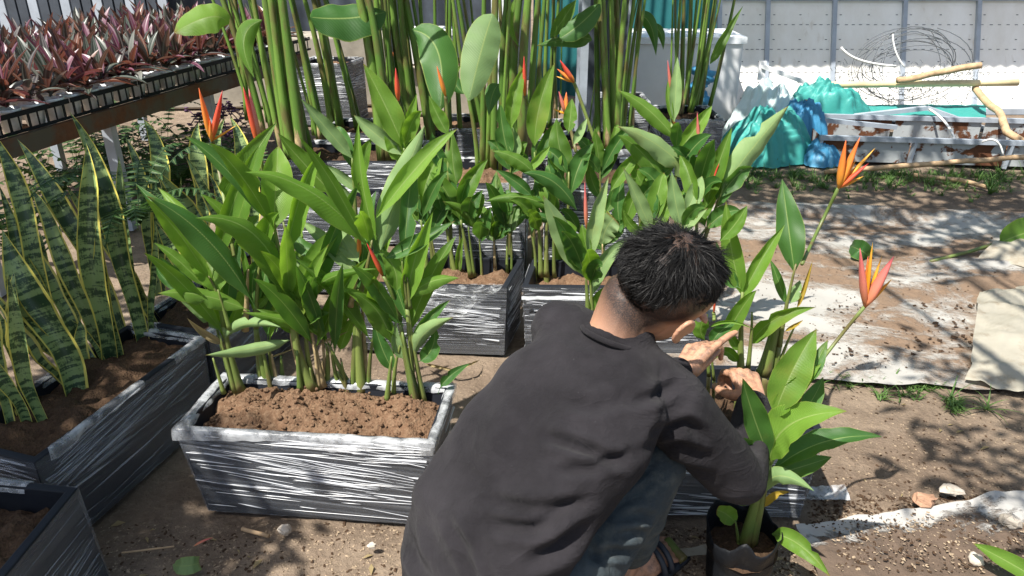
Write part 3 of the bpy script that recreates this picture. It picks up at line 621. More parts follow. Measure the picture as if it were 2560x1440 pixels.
shoot('shoot with a broad olive leaf and a blue green leaf right of the horizontal leaf',YC+.08,
 [([(1418,695),(1420,560),(1422,430)],12),([(1412,695),(1402,600),(1395,480)],10),([(1450,692),(1452,640),(1448,560)],14)],
 [((1422,435),(1398,365),(1392,295),58,'l',.04,0,-20,.05),((1428,485),(1450,410),(1484,358),52,'d',.04,-10,22,.05),((1420,335),(1426,290),(1430,246),38,'l',.06,0,22),((1432,365),(1450,330),(1468,294),24,'p',.05,0,24),((1395,430),(1390,385),(1400,330),32,'y',.05,0,20),((1395,500),(1380,470),(1352,480),30,'d',0,0,24),((1405,700),(1395,640),(1410,585),30,'l',.0,0,22)],group=GC)
shoot('thin stemmed shoot with a small lance leaf before the straight canes',YC+.12,
 [([(1508,560),(1502,490),(1500,420)],9)],
 [((1500,422),(1494,375),(1486,320),36,'l',.0,0,-18,.05),((1502,455),(1520,400),(1535,385),38,'d',.03,0,18),((1505,500),(1480,450),(1475,400),34,'d',.03,0,20),((1508,540),(1540,480),(1535,450),34,'d',.03,0,20),((1500,425),(1540,330),(1532,325),18,'l',.05,0,20)],group=GC)
shoot('pale leafed shoot with an upright pink bud left of the man’s head'.replace('’',"'"),2.18,
 [([(1470,800),(1468,740),(1464,690)],15),([(1482,800),(1478,740),(1476,690)],12)],
 [((1466,695),(1412,590),(1357,488),64,'p',-.02,15,-24,.05),((1476,650),(1490,540),(1522,440),44,'p',.04,10,26,.05),((1474,660),(1462,600),(1455,560),30,'l',.03,0,20),((1478,745),(1515,650),(1590,588),42,'p',.02,0,24,.05),((1485,790),(1495,750),(1522,712),34,'l',.0,0,22)],
 [([(1469,640),(1468,600)],(1466,572),[((1462,455),15,'bract_pink')],.03)],group=GC,zsoil=-.01)
shoot('shoot with a bright triangular torn leaf beside the pink bud',YC,
 [([(1508,680),(1507,650),(1506,610)],9,'stem_dry')],
 [((1506,612),(1514,575),(1535,545),58,'p',-.02,0,8,.03,.35)],group=GC)
GG='heliconias behind the head of the man'; gkey[GG]='GG'; YG=2.66
shoot('shoot throwing one long broad pale leaf to the upper right above the tarpaulin',YG,
 [([(1745,640),(1775,560),(1812,455)],13),([(1720,650),(1745,600),(1775,560)],12)],
 [((1804,472),(1882,370),(1972,264),68,'p',.04,15,-24,.05),((1762,522),(1795,415),(1830,318),50,'l',.05,0,26,.05),((1790,520),(1815,490),(1850,452),20,'d',.02,0,30),((1745,560),(1765,520),(1800,480),34,'l',.02,0,24)],
 [([(1752,520),(1757,510)],(1762,500),[((1798,408),13,'bract_red')],.03),([(1747,470),(1747,430)],(1748,384),[((1743,282),16,'bract_pink')],.06)],group=GG)
shoot('shoot with a long bright leaf arching left over the dark planters',YG+.04,
 [([(1735,640),(1742,560),(1745,460)],12),([(1690,620),(1690,500),(1688,360)],11)],
 [((1742,460),(1655,370),(1543,316),58,'p',-.08,25,-24,.04),((1692,352),(1622,275),(1544,225),46,'l',.02,15,-26,.05),((1685,305),(1690,220),(1694,142),34,'p',.06,0,24,.05),((1685,395),(1740,320),(1780,264),46,'y',.05,0,26,.05),((1686,310),(1672,250),(1670,200),18,'l',.05,0,24)],
 [([(1680,320),(1679,280)],(1678,232),[((1669,150),13,'bract_pink')],.06),([(1697,370),(1696,360)],(1695,348),[((1679,280),13,'bract_orange')],.03)],group=GG)
shoot('darker shoot with crossing leaves left of the long bright leaf',YG+.02,
 [([(1600,640),(1600,560),(1592,480)],11),([(1665,640),(1668,560),(1672,480)],12)],
 [((1672,475),(1608,385),(1545,338),52,'l',-.02,15,-22,.05),((1526,478),(1565,420),(1606,372),38,'l',.03,0,24,.05),((1560,570),(1590,485),(1634,428),48,'l',.02,0,26,.05),((1612,470),(1590,430),(1575,390),32,'l',.03,0,20),((1640,560),(1620,500),(1618,460),34,'d',.03,0,20),((1550,560),(1545,500),(1560,440),40,'d',.05,0,20)],group=GG)
shoot('shoot with upright bright blades right behind the crown of the head',YG-.15,
 [([(1625,640),(1625,600),(1624,570)],12),([(1700,640),(1702,600),(1702,560)],12),([(1742,620),(1742,560),(1742,500)],9)],
 [((1628,575),(1595,500),(1557,418),42,'p',.0,12,28,.04),((1702,560),(1688,500),(1679,428),46,'p',.03,0,20,.04),((1715,530),(1740,480),(1755,440),46,'p',.05,0,22,.05),((1610,590),(1575,560),(1557,522),28,'l',0,0,22),((1680,600),(1720,560),(1770,520),34,'p',0,0,24),((1650,580),(1660,530),(1720,470),40,'l',.05,0,24),((1590,600),(1630,545),(1660,540),34,'l',.03,0,20)],group=GG)

shoot('shoot of long lance leaves rising in front of the dense green canes',2.83,
 [([(1012,560),(1012,470),(1010,370)],14),([(890,570),(886,480),(880,395)],13),([(1125,520),(1124,420),(1121,335)],10)],
 [((1010,370),(962,262),(908,158),66,'l',.05,10,20,.04),((1012,390),(935,332),(884,287),46,'p',.0,0,26,.05),((882,398),(815,320),(752,247),44,'p',-.03,10,26,.05),((1016,385),(1022,320),(1042,233),44,'y',.05,0,24,.05),((1121,338),(1095,290),(1072,238),36,'l',.04,0,20,.05),
  ((880,530),(775,425),(694,332),60,'l',-.05,15,24,.05),((905,485),(850,440),(797,408),30,'p',.0,0,24,.05),((890,518),(845,470),(806,432),30,'p',.0,0,24,.05),((1014,430),(985,370),(960,330),40,'y',.0,0,22),((886,470),(905,400),(930,345),44,'l',.0,0,22),((1122,430),(1090,380),(1080,330),40,'d',0,0,22),((1012,470),(1060,400),(1095,385),44,'l',0,0,24)],group=GB)

# ------------------------------------------------------------------ planter being filled
GR='heliconias being planted at the hands of the man'; YR=1.86
shoot('shoot between the two hands with tall folded leaves right of the head',YR,
 [([(1852,925),(1852,850),(1856,730)],20),([(1870,920),(1878,840),(1880,780)],12)],
 [((1800,602),(1838,560),(1868,514),52,'l',.04,0,30,.05),((1856,740),(1828,620),(1815,503),54,'l',.06,0,20,.05),((1850,755),(1900,655),(1962,562),48,'y',.05,10,28,.05),((1805,862),(1850,778),(1892,725),48,'l',-.02,0,26,.06),((1850,720),(1815,680),(1790,600),40,'d',.05,0,20),((1850,910),(1815,880),(1788,898),32,'l',-.06,0,26),((1848,880),(1832,850),(1820,830),26,'l',0,0,22)],group=GR)
shoot('shoot held in the left hand with a short olive leaf',YR-.06,
 [([(1772,940),(1770,890),(1768,860)],10),([(1785,950),(1780,900),(1778,870)],8)],
 [((1762,850),(1752,820),(1770,785),46,'l',-.02,0,-24,.05),((1770,822),(1820,805),(1884,823),14,'y',-.03,0,40),((1780,860),(1800,830),(1845,800),40,'d',.0,0,22)],
 [([(1785,800),(1785,790)],(1784,782),[((1789,740),9,'bract_red')],.02)],group=GR)
shoot('tall flowering shoot with an orange many pronged flower at the right',YR+.08,
 [([(1912,935),(1930,860),(1952,780)],34),([(1932,965),(1955,890),(1985,820)],12),([(1948,865),(1965,770),(1990,660)],14),([(1900,930),(1915,880),(1935,800)],20)],
 [((1986,680),(1970,560),(1955,447),72,'d',.10,-12,-18,.04),((1872,868),(1935,800),(2040,768),50,'l',-.06,10,28,.06),((1966,765),(1945,700),(1925,648),28,'d',.04,0,26),((1975,760),(1990,730),(2000,700),30,'p',.04,0,20),((1990,775),(2012,720),(2032,650),22,'w',.03,0,46),((1960,830),(1985,815),(2008,800),16,'w',.0,0,40)],
 [([(2005,660),(2045,575)],(2096,470),[((2115,350),24,'bract_orange'),((2150,343),24,'bract_orange'),((2188,370),12,'sepal'),((2172,408),18,'bract_red'),((2140,400),12,'sepal'),((2160,440),12,'sepal')],.18)],group=GR)

# ------------------------------------------------------------------ grow bag plant in front
YP=1.475
bagc=hy(1870,1400,YP); bz=hz(1870,1352,.17)
def growbag(label,c,r0,r1,h):
    e=empty('grow_bag',(c.x,c.y,0),label,'grow bag')
    def f(u,v):
        a=u*2*math.pi; r_=r0+(r1-r0)*v; k=1+.10*noise.noise(V((math.cos(a)*1.6,math.sin(a)*1.6,v*3)))+.05*math.sin(a*5+v*2)*v
        z=v*h*(1+.30*noise.noise(V((math.cos(a)*1.8,math.sin(a)*1.8,8)))+.04*noise.noise(V((math.cos(a)*5,math.sin(a)*5,3))))
        return V((c.x+math.cos(a)*r_*k,c.y+math.sin(a)*r_*k,.004+z))
    mb=MB(); mb.grid(f,48,14); o=mb.build('bag',M['bag'],e); sm=o.modifiers.new('thickness','SOLIDIFY'); sm.thickness=.0015
    mb=MB(); mb.grid(lambda u,v:V((c.x+math.cos(u*6.2832)*r1*.97*v,c.y+math.sin(u*6.2832)*r1*.97*v,h*.66+.014*nz((math.cos(u*6.2832)*v,math.sin(u*6.2832)*v,0),6)+.01*(1-v))),28,8); mb.build('soil',M['soil_dark'],e)
    return e
def bag_mat():
    t=NT('grow_bag_plastic'); g=t.geo(); n=t.noise(g,14,6,.7,.5); n2=t.noise(g,45,4); d=t.ramp(t.math('ADD',t.math('MULTIPLY',n,.7),t.math('MULTIPLY',n2,.3)),[(.56,0),(.74,.6)])
    c=t.mix(d,(.007,.008,.010),(.028,.027,.024)); return t.end(t.bsdf(c,.5,.18,t.bump(t.math('ADD',n,t.math('MULTIPLY',n2,.4)),.5,.012)))
M['bag']=bag_mat()
growbag('dusty black polythene grow bag with its rim open, in front of the half filled planter',V((bz.x+.005,1.44,0)),.072,.088,.165)
shoot('large leaved heliconia growing from the black grow bag with a pink and orange flower',YP-.03,
 [([(1862,1365),(1885,1270),(1920,1150)],34),([(1878,1365),(1900,1270),(1925,1165)],28),([(1846,1352),(1842,1325),(1838,1300)],10),([(1925,1160),(1975,1060),(2020,950)],11)],
 [((1922,1142),(1882,1035),(1856,944),70,'d',-.03,10,22,.04),((1916,1152),(1862,1112),(1787,1108),42,'d',-.08,0,26,.05),((1925,1150),(1975,1062),(2118,1028),100,'y',-.06,-20,18,.03),((1936,1035),(1985,920),(2042,822),92,'l',.05,8,16,.04),
  ((1941,1045),(1985,980),(2054,908),62,'y',.02,-10,30,.05),((2015,960),(2040,910),(2070,848),40,'d',.08,0,18),((1990,1050),(2030,1000),(2058,942),50,'d',.08,0,18),((1932,1175),(2060,1105),(2206,1092),60,'d',.02,-25,20,.05),((1940,1185),(2010,1165),(2080,1142),54,'d',.03,-10,18,.05),
  ((1905,1240),(1945,1190),(2036,1228),54,'p',-.08,0,-26,.04),((1906,1272),(1935,1240),(1976,1230),24,'w',-.02,0,30),((1838,1305),(1815,1285),(1792,1275),48,'l',-.02,0,16,.03,.2),((1864,1265),(1855,1250),(1852,1232),28,'l',.03,0,16),((1930,1335),(1998,1362),(2076,1442),56,'l',-.10,0,24,.05)],
 [([(2015,960),(2070,880)],(2162,766),[((2150,620),26,'bract_pink'),((2182,604),15,'sepal'),((2205,640),14,'sepal'),((2235,640),30,'bract_pink'),((2230,698),14,'sepal'),((2170,640),16,'bract_orange')],.12)],name='heliconia_plant')
e=empty('fallen_leaf',hz(2540,1430,.04),'bright green leaf tip poking in at the bottom right corner','leaf')
leaf_part(e,hz(2640,1475,.05),hz(2520,1405,.07),hz(2432,1358,.09),.055,'leaf',10,24,.1,name='blade')

# ------------------------------------------------------------------ snake plants
GS='snake plants in the left planters'
def snake(label,leaves,zb=.25):
    first=hz(*leaves[0][0],zb); e=empty('snake_plant',first,label,'plant',GS)
    for lf in leaves:
        b,m,t,w,dy=lf[:5]; B=hz(*b,zb) if len(lf)<7 or lf[6] is None else hy(*b,lf[6])
        roll=lf[5] if len(lf)>5 else 0
        T=hy(*t,B.y+dy); Mm=hy(*m,B.y+dy*.45)
        leaf_part(e,B-V((0,0,.015)),Mm,T,pxm(w,Mm)*.93/max(.5,math.cos(R(roll))),'snake',roll,rnd.uniform(24,42),0,kind='snake',wav=.07,n=18,twist=rnd.uniform(-30,30))
snake('snake plant with the broadest banded leaf, near end of the left planter',[((185,985),(115,790),(0,575),112,.10,5),((112,1062),(55,880),(10,676),62,.02,-10),((70,1070),(20,960),(-40,850),50,.0,0),((262,905),(222,850),(178,795),18,-.02,30),((222,935),(205,870),(190,800),46,.05,10)])
snake('snake plant with a pale slanting leaf between the two broad banded ones',[((255,895),(165,640),(72,478),56,.10,-8),((275,898),(236,620),(201,358),84,.08,0),((190,860),(165,700),(150,560),46,.12,10),((150,900),(120,740),(92,575),40,.15,0)])
snake('snake plant whose longest leaf ends in a thin twisted tip against the bench',[((356,862),(285,560),(164,283),78,.10,8),((340,850),(320,600),(288,391),56,.16,0),((378,855),(384,690),(390,549),32,.02,-15),((300,840),(190,570),(36,352),62,.22,12)])
snake('snake plant with short leaves at the far end of the near left planter',[((402,720),(392,450),(364,298),62,.10,0),((395,730),(355,500),(316,344),42,.12,10),((430,690),(410,600),(395,500),40,.1,0),((450,690),(455,600),(452,440),24,.05,0)])
snake('snake plant with a pale hourglass leaf under the two pronged flowers',[((505,640),(498,440),(502,308),54,.10,0),((560,640),(548,420),(560,293),34,.10,-20),((610,620),(618,450),(566,294),62,.10,15),((590,640),(585,520),(578,395),24,.05,0),((650,620),(640,560),(618,460),34,.05,0)])
snake('snake plant at the left edge with yellow bordered leaves reaching up to the bench',[((130,800),(62,560),(-20,325),66,.10,0,2.05),((80,800),(40,640),(0,460),50,.12,0,2.05),((60,1000),(20,850),(-30,720),56,.08,0)])

q=random.Random(12)
for lb,c0,c1,n in (('snake plant standing deep in shade at the back of the near left planter',(-1.40,1.62),(-1.20,2.16),8),('snake plant standing deep in shade at the back of the far left planter',(-1.20,2.28),(-1.02,2.84),9)):
    e=empty('snake_plant',(c0[0],c0[1],.25),lb,'plant',GS)
    for k in range(n):
        u=(k+.5)/n; B=V((c0[0]+(c1[0]-c0[0])*u+q.uniform(-.06,.06),c0[1]+(c1[1]-c0[1])*u,.245)); h=q.uniform(.30,.52); a=q.uniform(0,6.28); ln=q.uniform(.03,.16)
        T=B+V((math.cos(a)*ln-.05,math.sin(a)*ln,h)); leaf_part(e,B,(B+T)/2+V((q.uniform(-.03,.03),q.uniform(-.03,.03),.02)),T,q.uniform(.045,.075),'snake',q.uniform(-60,60),q.uniform(15,32),0,kind='snake',wav=.07,n=16,twist=q.uniform(-30,30))

# ------------------------------------------------------------------ tall canes
GT='tall heliconia clumps'
def clump(label,stems,leaves=(),zb=.42,Y=None):
    e=empty('tall_heliconia',hz(*stems[0][0][0],zb) if Y is None else hy(*stems[0][0][0],Y),label,'plant',GT)
    base=list(stems)
    for k in range(int(len(base)*1.9)):
        (p0_,p1_,p2_),w0=rnd.choice(base); dx=rnd.uniform(-28,28); dx2=dx+rnd.uniform(-22,22); dyy=rnd.uniform(-14,4)
        stems=stems+[([(p0_[0]+dx,p0_[1]+dyy),(p1_[0]+(dx+dx2)/2,p1_[1]),(p2_[0]+dx2,p2_[1])],w0*rnd.uniform(.4,.8))]
    for i,(path,w) in enumerate(stems):
        b=hz(*path[0],zb) if Y is None else hy(*path[0],Y+.03*((i%3)-1)); y=b.y; m=hy(*path[1],y); t=hy(*path[2],y)
        up=(t-m).normalized(); up=(up+V((.0,.0,.5))).normalized(); top=t+up*rnd.uniform(.45,.9)
        q=bez(b,m,t,7)+[t.lerp(top,.5),top]; wr=pxm(w,b)/2*(.85 if i<len(base) else 1); n=len(q)
        mb=MB(); mb.tube(q,[wr*(1.1-.55*k/(n-1)) for k in range(n)],9); s=mb.build('stem',M['cane'],e)
        # an old sheath wrapping the lower stem
        hs=rnd.uniform(.3,.85); o_=V((wr*rnd.uniform(-.3,.3),-wr*.28,0)); q2=[b+o_*.6,b.lerp(m,hs*.5)+o_,b.lerp(m,hs*.8)+o_*1.1,b.lerp(m,hs)+o_*1.5,b.lerp(m,hs*1.12)+o_*2.2]
        mb=MB(); mb.tube(q2,[wr*1.02,wr*.86,wr*.62,wr*.33,wr*.06],8); mb.build('sheath',M['cane' if rnd.random()<.7 else 'stem_dry'],s)
        a=rnd.uniform(0,6.28); L=rnd.uniform(.5,.8)
        leaf_part(e,top,top+V((math.cos(a)*L*.4,math.sin(a)*L*.4,.22)),top+V((math.cos(a)*L,math.sin(a)*L,rnd.uniform(-.05,.15))),rnd.uniform(.12,.19),rnd.choice(['leaf','leaf_dark']),rnd.uniform(-20,20),18,.15)
    for (b,m,t,w,mk,Yl,dy,roll,fold) in leaves:
        B=hy(*b,Yl);T=hy(*t,Yl+dy);Mm=hy(*m,Yl+dy*.5); leaf_part(e,B,Mm,T,pxm(w,Mm)/max(.5,math.cos(R(roll))),MK[mk],roll,fold,.04,kind='oval' if w>60 else 'heli',wav=.04)
clump('clump of thick canes in front of the pot bench with a cut hanging leaf',[([(655,330),(625,200),(557,0)],22),([(687,310),(668,190),(626,0)],22),([(722,390),(700,260),(662,0)],26),([(712,335),(692,130),(680,0)],24),([(760,400),(734,222),(705,0)],34),([(735,398),(715,300),(690,100)],30),([(620,300),(605,150),(587,0)],18)],
 [((572,60),(525,42),(436,82),78,'y',3.55,-.15,25,-10),((655,50),(610,100),(636,195),52,'l',3.55,-.1,10,-20)],zb=.42)
clump('four slanting canes in front of the wrapped package',[([(808,347),(788,240),(732,0)],17),([(829,315),(800,150),(762,0)],18),([(851,322),(823,167),(785,0)],24),([(893,325),(862,190),(812,0)],15)],
 [((965,30),(870,45),(775,42),100,'d',3.9,-.2,35,-14)],zb=.37)
clump('dense clump of green canes left of the big bright hanging leaf',[([(958,405),(932,180),(900,0)],34),([(962,330),(948,167),(935,0)],12),([(985,335),(972,200),(962,0)],15),([(1045,352),(1022,220),(1000,0)],24),([(1075,348),(1058,240),(1015,0)],25),([(1085,332),(1062,150),(1050,0)],15),([(975,380),(960,240),(945,60)],22),([(1020,340),(1005,200),(985,0)],18)],
 [((1030,75),(1095,130),(1100,275),108,'d',3.7,-.25,-10,-14),((1118,170),(1138,210),(1160,235),40,'d',3.9,-.05,0,-25),((1132,235),(1118,215),(1155,160),46,'l',4.0,0,0,20)],zb=.40)
clump('middle clump of canes behind the big bright hanging leaf',[([(1118,330),(1122,200),(1125,0)],14),([(1190,305),(1165,120),(1145,0)],15),([(1222,425),(1207,320),(1172,170)],18),([(1233,428),(1236,220),(1240,0)],21),([(1150,320),(1140,150),(1130,0)],14),([(1260,330),(1255,150),(1250,0)],14)],
 [((1232,35),(1205,120),(1172,252),100,'p',3.15,-.12,-8,-10),((1248,210),(1232,235),(1222,290),46,'d',3.2,-.08,0,-20)],zb=.44)
clump('thick canes right of the long red bud',[([(1290,382),(1283,200),(1298,0)],28),([(1308,400),(1306,200),(1320,0)],30),([(1322,385),(1330,200),(1345,0)],22),([(1390,300),(1388,200),(1383,60)],11),([(1360,330),(1362,200),(1370,0)],13)],
 [((1500,10),(1450,60),(1400,95),62,'d',4.0,-.1,20,-16),((1480,100),(1430,95),(1340,115),46,'d',4.0,0,20,-20),((1440,0),(1400,60),(1375,95),40,'l',4.0,0,0,20),((1285,0),(1275,60),(1300,120),20,'l',3.8,0,0,20)],zb=.42)
clump('straight pale canes in the planter by the grey metal door',[([(1519,375),(1515,250),(1507,0)],24),([(1532,372),(1531,200),(1528,0)],20),([(1541,380),(1548,200),(1562,0)],19),([(1548,372),(1560,220),(1585,0)],15),([(1556,350),(1578,150),(1600,0)],12),([(1494,340),(1493,290),(1492,240)],9)],
 [((1590,40),(1625,60),(1640,140),40,'d',4.3,-.05,0,-22),((1625,65),(1650,80),(1658,125),26,'d',4.3,0,0,-22)],zb=.40)
clump('leaning canes before the white board wall with one narrow leaf pointing right',[([(1700,285),(1692,190),(1688,0)],9),([(1703,280),(1706,150),(1710,0)],15),([(1715,272),(1722,150),(1728,0)],15),([(1731,275),(1750,150),(1768,20)],19),([(1748,262),(1768,140),(1788,0)],17),([(1722,280),(1738,200),(1748,140)],12)],
 [((1775,160),(1805,100),(1858,14),26,'l',4.7,.1,30,20)],zb=.42)

# ------------------------------------------------------------------ pot bench with purple leaved plants
BZ=.665
b0=V((-2.32,2.75,0)); b1=V((-1.53,5.85,0)); bd=(b1-b0).normalized(); bn=V((-bd.y,bd.x,0)); BL=(b1-b0).length; BW=1.35
be=empty('plant_bench',b0+V((0,0,0)),'long low nursery bench on steel legs with a rusty beam along its edge','bench')
mb=MB(); mb.bar(b0+V((0,0,BZ-.045)),b1+V((0,0,BZ-.045)),.03,.085); mb.build('edge_beam',M['rust_beam'],be,False)
mb=MB(); mb.bar(b0+bn*BW+V((0,0,BZ-.045)),b1+bn*BW+V((0,0,BZ-.045)),.03,.085); mb.build('edge_beam',M['rust_beam'],be,False)
for k in range(9):
    a=b0+bd*(BL*k/8)+V((0,0,BZ-.02)); mb=MB(); mb.bar(a,a+bn*BW,.03,.025); mb.build('cross_bar',M['rust_beam'],be,False)
for k in range(4):
    for off in (.06,BW-.06):
        p=b0+bd*(.35+k*.86)+bn*off; mb=MB(); mb.bar(p,p+V((0,0,BZ-.09)),.06,.05); mb.build('leg',M['steel'],be,False)
nrow,ncol,step=8,26,.119
white=M['white_pot']; pot_me=None; leaf_me=[]
def pot_mesh():
    mb=MB(); n=18; prof=[(.036,0),(.051,.088),(.055,.09),(.055,.102),(.050,.102),(.047,.085)]
    vs=[(math.cos(2*math.pi*k/n)*r,math.sin(2*math.pi*k/n)*r,z) for r,z in prof for k in range(n)]
    fs=[(j*n+k,j*n+(k+1)%n,(j+1)*n+(k+1)%n,(j+1)*n+k) for j in range(len(prof)-1) for k in range(n)]+[tuple(reversed(range(n)))]
    mb.add(vs,fs); return mb.mesh('pot',white)
def disk_mesh():
    mb=MB(); n=12; mb.add([(0,0,.092)]+[(math.cos(2*math.pi*k/n)*.048,math.sin(2*math.pi*k/n)*.048,.086) for k in range(n)],[(0,k+1,(k+1)%n+1) for k in range(n)]); return mb.mesh('soil',M['soil_dark'])
def rleaf(L,w,el,bend,seed):
    mb=MB(); n=9; K=(-1,-.5,0,.5,1); vs=[];uv=[]
    for i in range(n+1):
        s=i/n; a=el-bend*s*s; x=L*s*math.cos(el-bend*s*.5); z=L*s*math.sin(el-bend*s*.55)
        hw=w/2*(.55+.9*math.sin(min(1,s*1.25)*math.pi*.5))*(1-s**3.2)*.8+.0006
        for u in K: vs.append((x-abs(u)*hw*.55*math.sin(a),u*hw,z+abs(u)*hw*.55*math.cos(a))); uv.append((.5+u/2,s))
    k=len(K); mb.add(vs,[(i*k+j,i*k+j+1,(i+1)*k+j+1,(i+1)*k+j) for i in range(n) for j in range(k-1)],uv)
    return mb.mesh('leaf',M['rhoeo'])
pot_me=pot_mesh(); disk_me=disk_mesh()
leaf_me=[rleaf(rnd.uniform(.15,.25),rnd.uniform(.040,.056),R(e),R(bn_),i) for i,(e,bn_) in enumerate([(80,10),(72,22),(64,20),(58,35),(50,38),(42,45),(34,40),(26,45),(66,8),(15,40)])]
ORD='first second third fourth fifth sixth seventh eighth ninth tenth eleventh twelfth thirteenth fourteenth fifteenth sixteenth seventeenth eighteenth nineteenth twentieth twenty-first twenty-second twenty-third twenty-fourth twenty-fifth twenty-sixth twenty-seventh'.split()
ROW='front second third fourth fifth sixth seventh rearmost'.split()
rr=random.Random(3)
for r_ in range(nrow):
    for c_ in range(ncol):
        p=b0+bd*(.06+c_*step)+bn*(.07+r_*.155)+V((rr.uniform(-.012,.012),rr.uniform(-.012,.012),BZ))
        if depth(p)<2.6 or abs(p.x*FPX/depth(p))>1440: continue
        e=empty('potted_plant',p,'purple leaved plant in white pot, %s from the near end of the %s bench row'%(ORD[c_],ROW[r_]),'potted plant','purple leaved plants in white pots on the bench')
        if r_<3:
            o=bpy.data.objects.new('pot',pot_me); link(o,e); o=bpy.data.objects.new('soil',disk_me); link(o,e)
        a0=rr.uniform(0,6.28); nl=rr.randint(9,12)
        for k in range(nl):
            li=min(9,int(k*10/nl)); o=bpy.data.objects.new('leaf',leaf_me[li if rr.random()<.75 else rr.randint(0,7)]); o.location=(0,0,.10+.05*(1-k/nl))
            o.rotation_euler=(rr.uniform(-.15,.15),rr.uniform(-.15,.15),a0+k*2.4+rr.uniform(-.35,.35)); s_=rr.uniform(.8,1.2); o.scale=(s_,s_,s_); link(o,e)
# black carry trays holding the front pots
for k in range(0,ncol,4):
    a=b0+bd*(.0+k*step)+bn*.008+V((0,0,BZ)); L=4*step-.012
    e=empty('pot_tray',a,'black slatted carry tray holding the %s group of front row pots'%ORD[k//4],'tray','black trays along the bench')
    mb=MB(); mb.bar(a+V((0,0,.083)),a+bd*L+V((0,0,.083)),.006,.022); mb.build('rim',M['pot'],e,False)
    mb=MB(); mb.bar(a+V((0,0,.008)),a+bd*L+V((0,0,.008)),.006,.014); mb.build('base',M['pot'],e,False)
    for j in range(9):
        q=a+bd*(L*(j+.25)/9); mb=MB(); mb.bar(q+V((0,0,.010)),q+V((0,0,.076)),.008 if j%2 else .016,.004); mb.build('slat',M['pot'],e,False)

# ------------------------------------------------------------------ under and behind the bench
def frond(mb,b,t,w,n=14,droop=.3):
    b=V(b);t=V(t); m=(b+t)/2+V((0,0,(t-b).length*droop)); q=bez(b,m,t,n); mb.tube(q,.002,4)
    for i in range(1,n):
        tg=(q[i+1]-q[i-1]).normalized(); sd=tg.cross(V((0,0,1)))
        if sd.length<.01: continue
        sd.normalize(); k=math.sin(math.pi*(i/n)**.7)*w
        for sg in(-1,1):
            a=q[i]; c=a+sd*sg*k+tg*k*.25-V((0,0,k*.25)); h=tg*(.35*(t-b).length/n)
            mb.add([a-h,a+h,c+h*.3,c-h*.3],[(0,1,2,3)],[(.3,.2),(.7,.2),(.6,.8),(.4,.8)])
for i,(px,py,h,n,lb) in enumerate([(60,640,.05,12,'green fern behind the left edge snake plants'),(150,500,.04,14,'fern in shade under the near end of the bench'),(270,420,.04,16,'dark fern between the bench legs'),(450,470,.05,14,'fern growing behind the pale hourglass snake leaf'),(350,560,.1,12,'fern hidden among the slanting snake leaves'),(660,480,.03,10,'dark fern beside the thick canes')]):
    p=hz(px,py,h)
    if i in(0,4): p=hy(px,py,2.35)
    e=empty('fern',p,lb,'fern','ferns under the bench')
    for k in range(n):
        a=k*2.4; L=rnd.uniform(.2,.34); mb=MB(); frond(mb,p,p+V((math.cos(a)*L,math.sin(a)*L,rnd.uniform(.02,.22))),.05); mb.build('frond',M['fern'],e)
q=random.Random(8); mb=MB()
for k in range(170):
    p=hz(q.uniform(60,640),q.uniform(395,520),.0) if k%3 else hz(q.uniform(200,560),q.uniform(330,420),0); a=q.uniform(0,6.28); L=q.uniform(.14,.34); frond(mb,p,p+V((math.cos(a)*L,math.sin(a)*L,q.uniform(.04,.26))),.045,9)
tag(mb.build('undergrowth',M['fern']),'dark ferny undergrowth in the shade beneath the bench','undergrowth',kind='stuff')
vp=hz(560,330,.05); e=empty('trailing_plant',vp,'dark purple trailing plant under the far end of the bench','plant')
for k in range(9):
    a=rnd.uniform(0,6.28); q=[vp+V((math.cos(a)*.06*j,math.sin(a)*.06*j,.10+.13*math.sin(j*.8+k)*(1-j*.1)))for j in range(6)]
    mb=MB(); mb.tube(q,.004,5); st=mb.build('stem',M['purple_vine'],e); mb=MB()
    for j in range(1,6):
        for s_ in range(3): mb.blob(q[j]+V((rnd.uniform(-.03,.03),rnd.uniform(-.03,.03),rnd.uniform(-.02,.03))),(.022,.012,.006),6,4,.2,j)
    tag(mb.build('leaf_cluster',M['purple_vine'],st),kind='stuff')
def boxthing(name,label,cat,c,size,mat,rot=0,parts=(),bev=.006,group=None):
    e=empty(name,c,label,cat,group); mb=MB(); mb.box(V(c)+V((0,0,size[2]/2)),size,Matrix.Rotation(rot,3,'Z'))
    o=mb.build('body',M[mat],e,False); bv=o.modifiers.new('bevel','BEVEL'); bv.width=bev; bv.segments=2
    for nm,dc,sz,mt in parts:
        mb=MB(); mb.box(V(c)+Matrix.Rotation(rot,3,'Z')@V(dc),sz,Matrix.Rotation(rot,3,'Z')); mb.build(nm,M[mt],e,False)
    return e
planter('film wrapped package standing behind the slanting canes',[(-1.76,6.38),(-1.34,6.38),(-1.26,6.75),(-1.70,6.78)],.50,.45,seed=41,crumple=.8,inset=.0,group=None,name='wrapped_package')
boxthing('concrete_wall','low grey concrete ledge behind the wrapped package','wall',(-2.2,7.3,0),(2.1,.45,.62),'concrete',.08,bev=.02)
boxthing('concrete_trough','mossy concrete trough standing behind the green canes','trough',(-.62,7.0,0),(.9,.5,.42),'concrete',bev=.02,parts=[('soil',(0,0,.424),(.8,.4,.012),'soil_dark')])
boxthing('foam_box','white foam box with a lid on the concrete trough','box',(-.72,6.95,.43),(.42,.3,.24),'white_foam',parts=[('lid',(0,0,.262),(.45,.33,.04),'white_foam')])
mb=MB()
for k in range(8): mb.blob((-.98+.02*(k%4),6.74-.01*k,.46+.025*(k//2)),(.05,.03,.04),7,5,.5,k)
tag(mb.build('snack_bag',M['bract_red']),'crumpled red and yellow bag beside the foam box','bag')
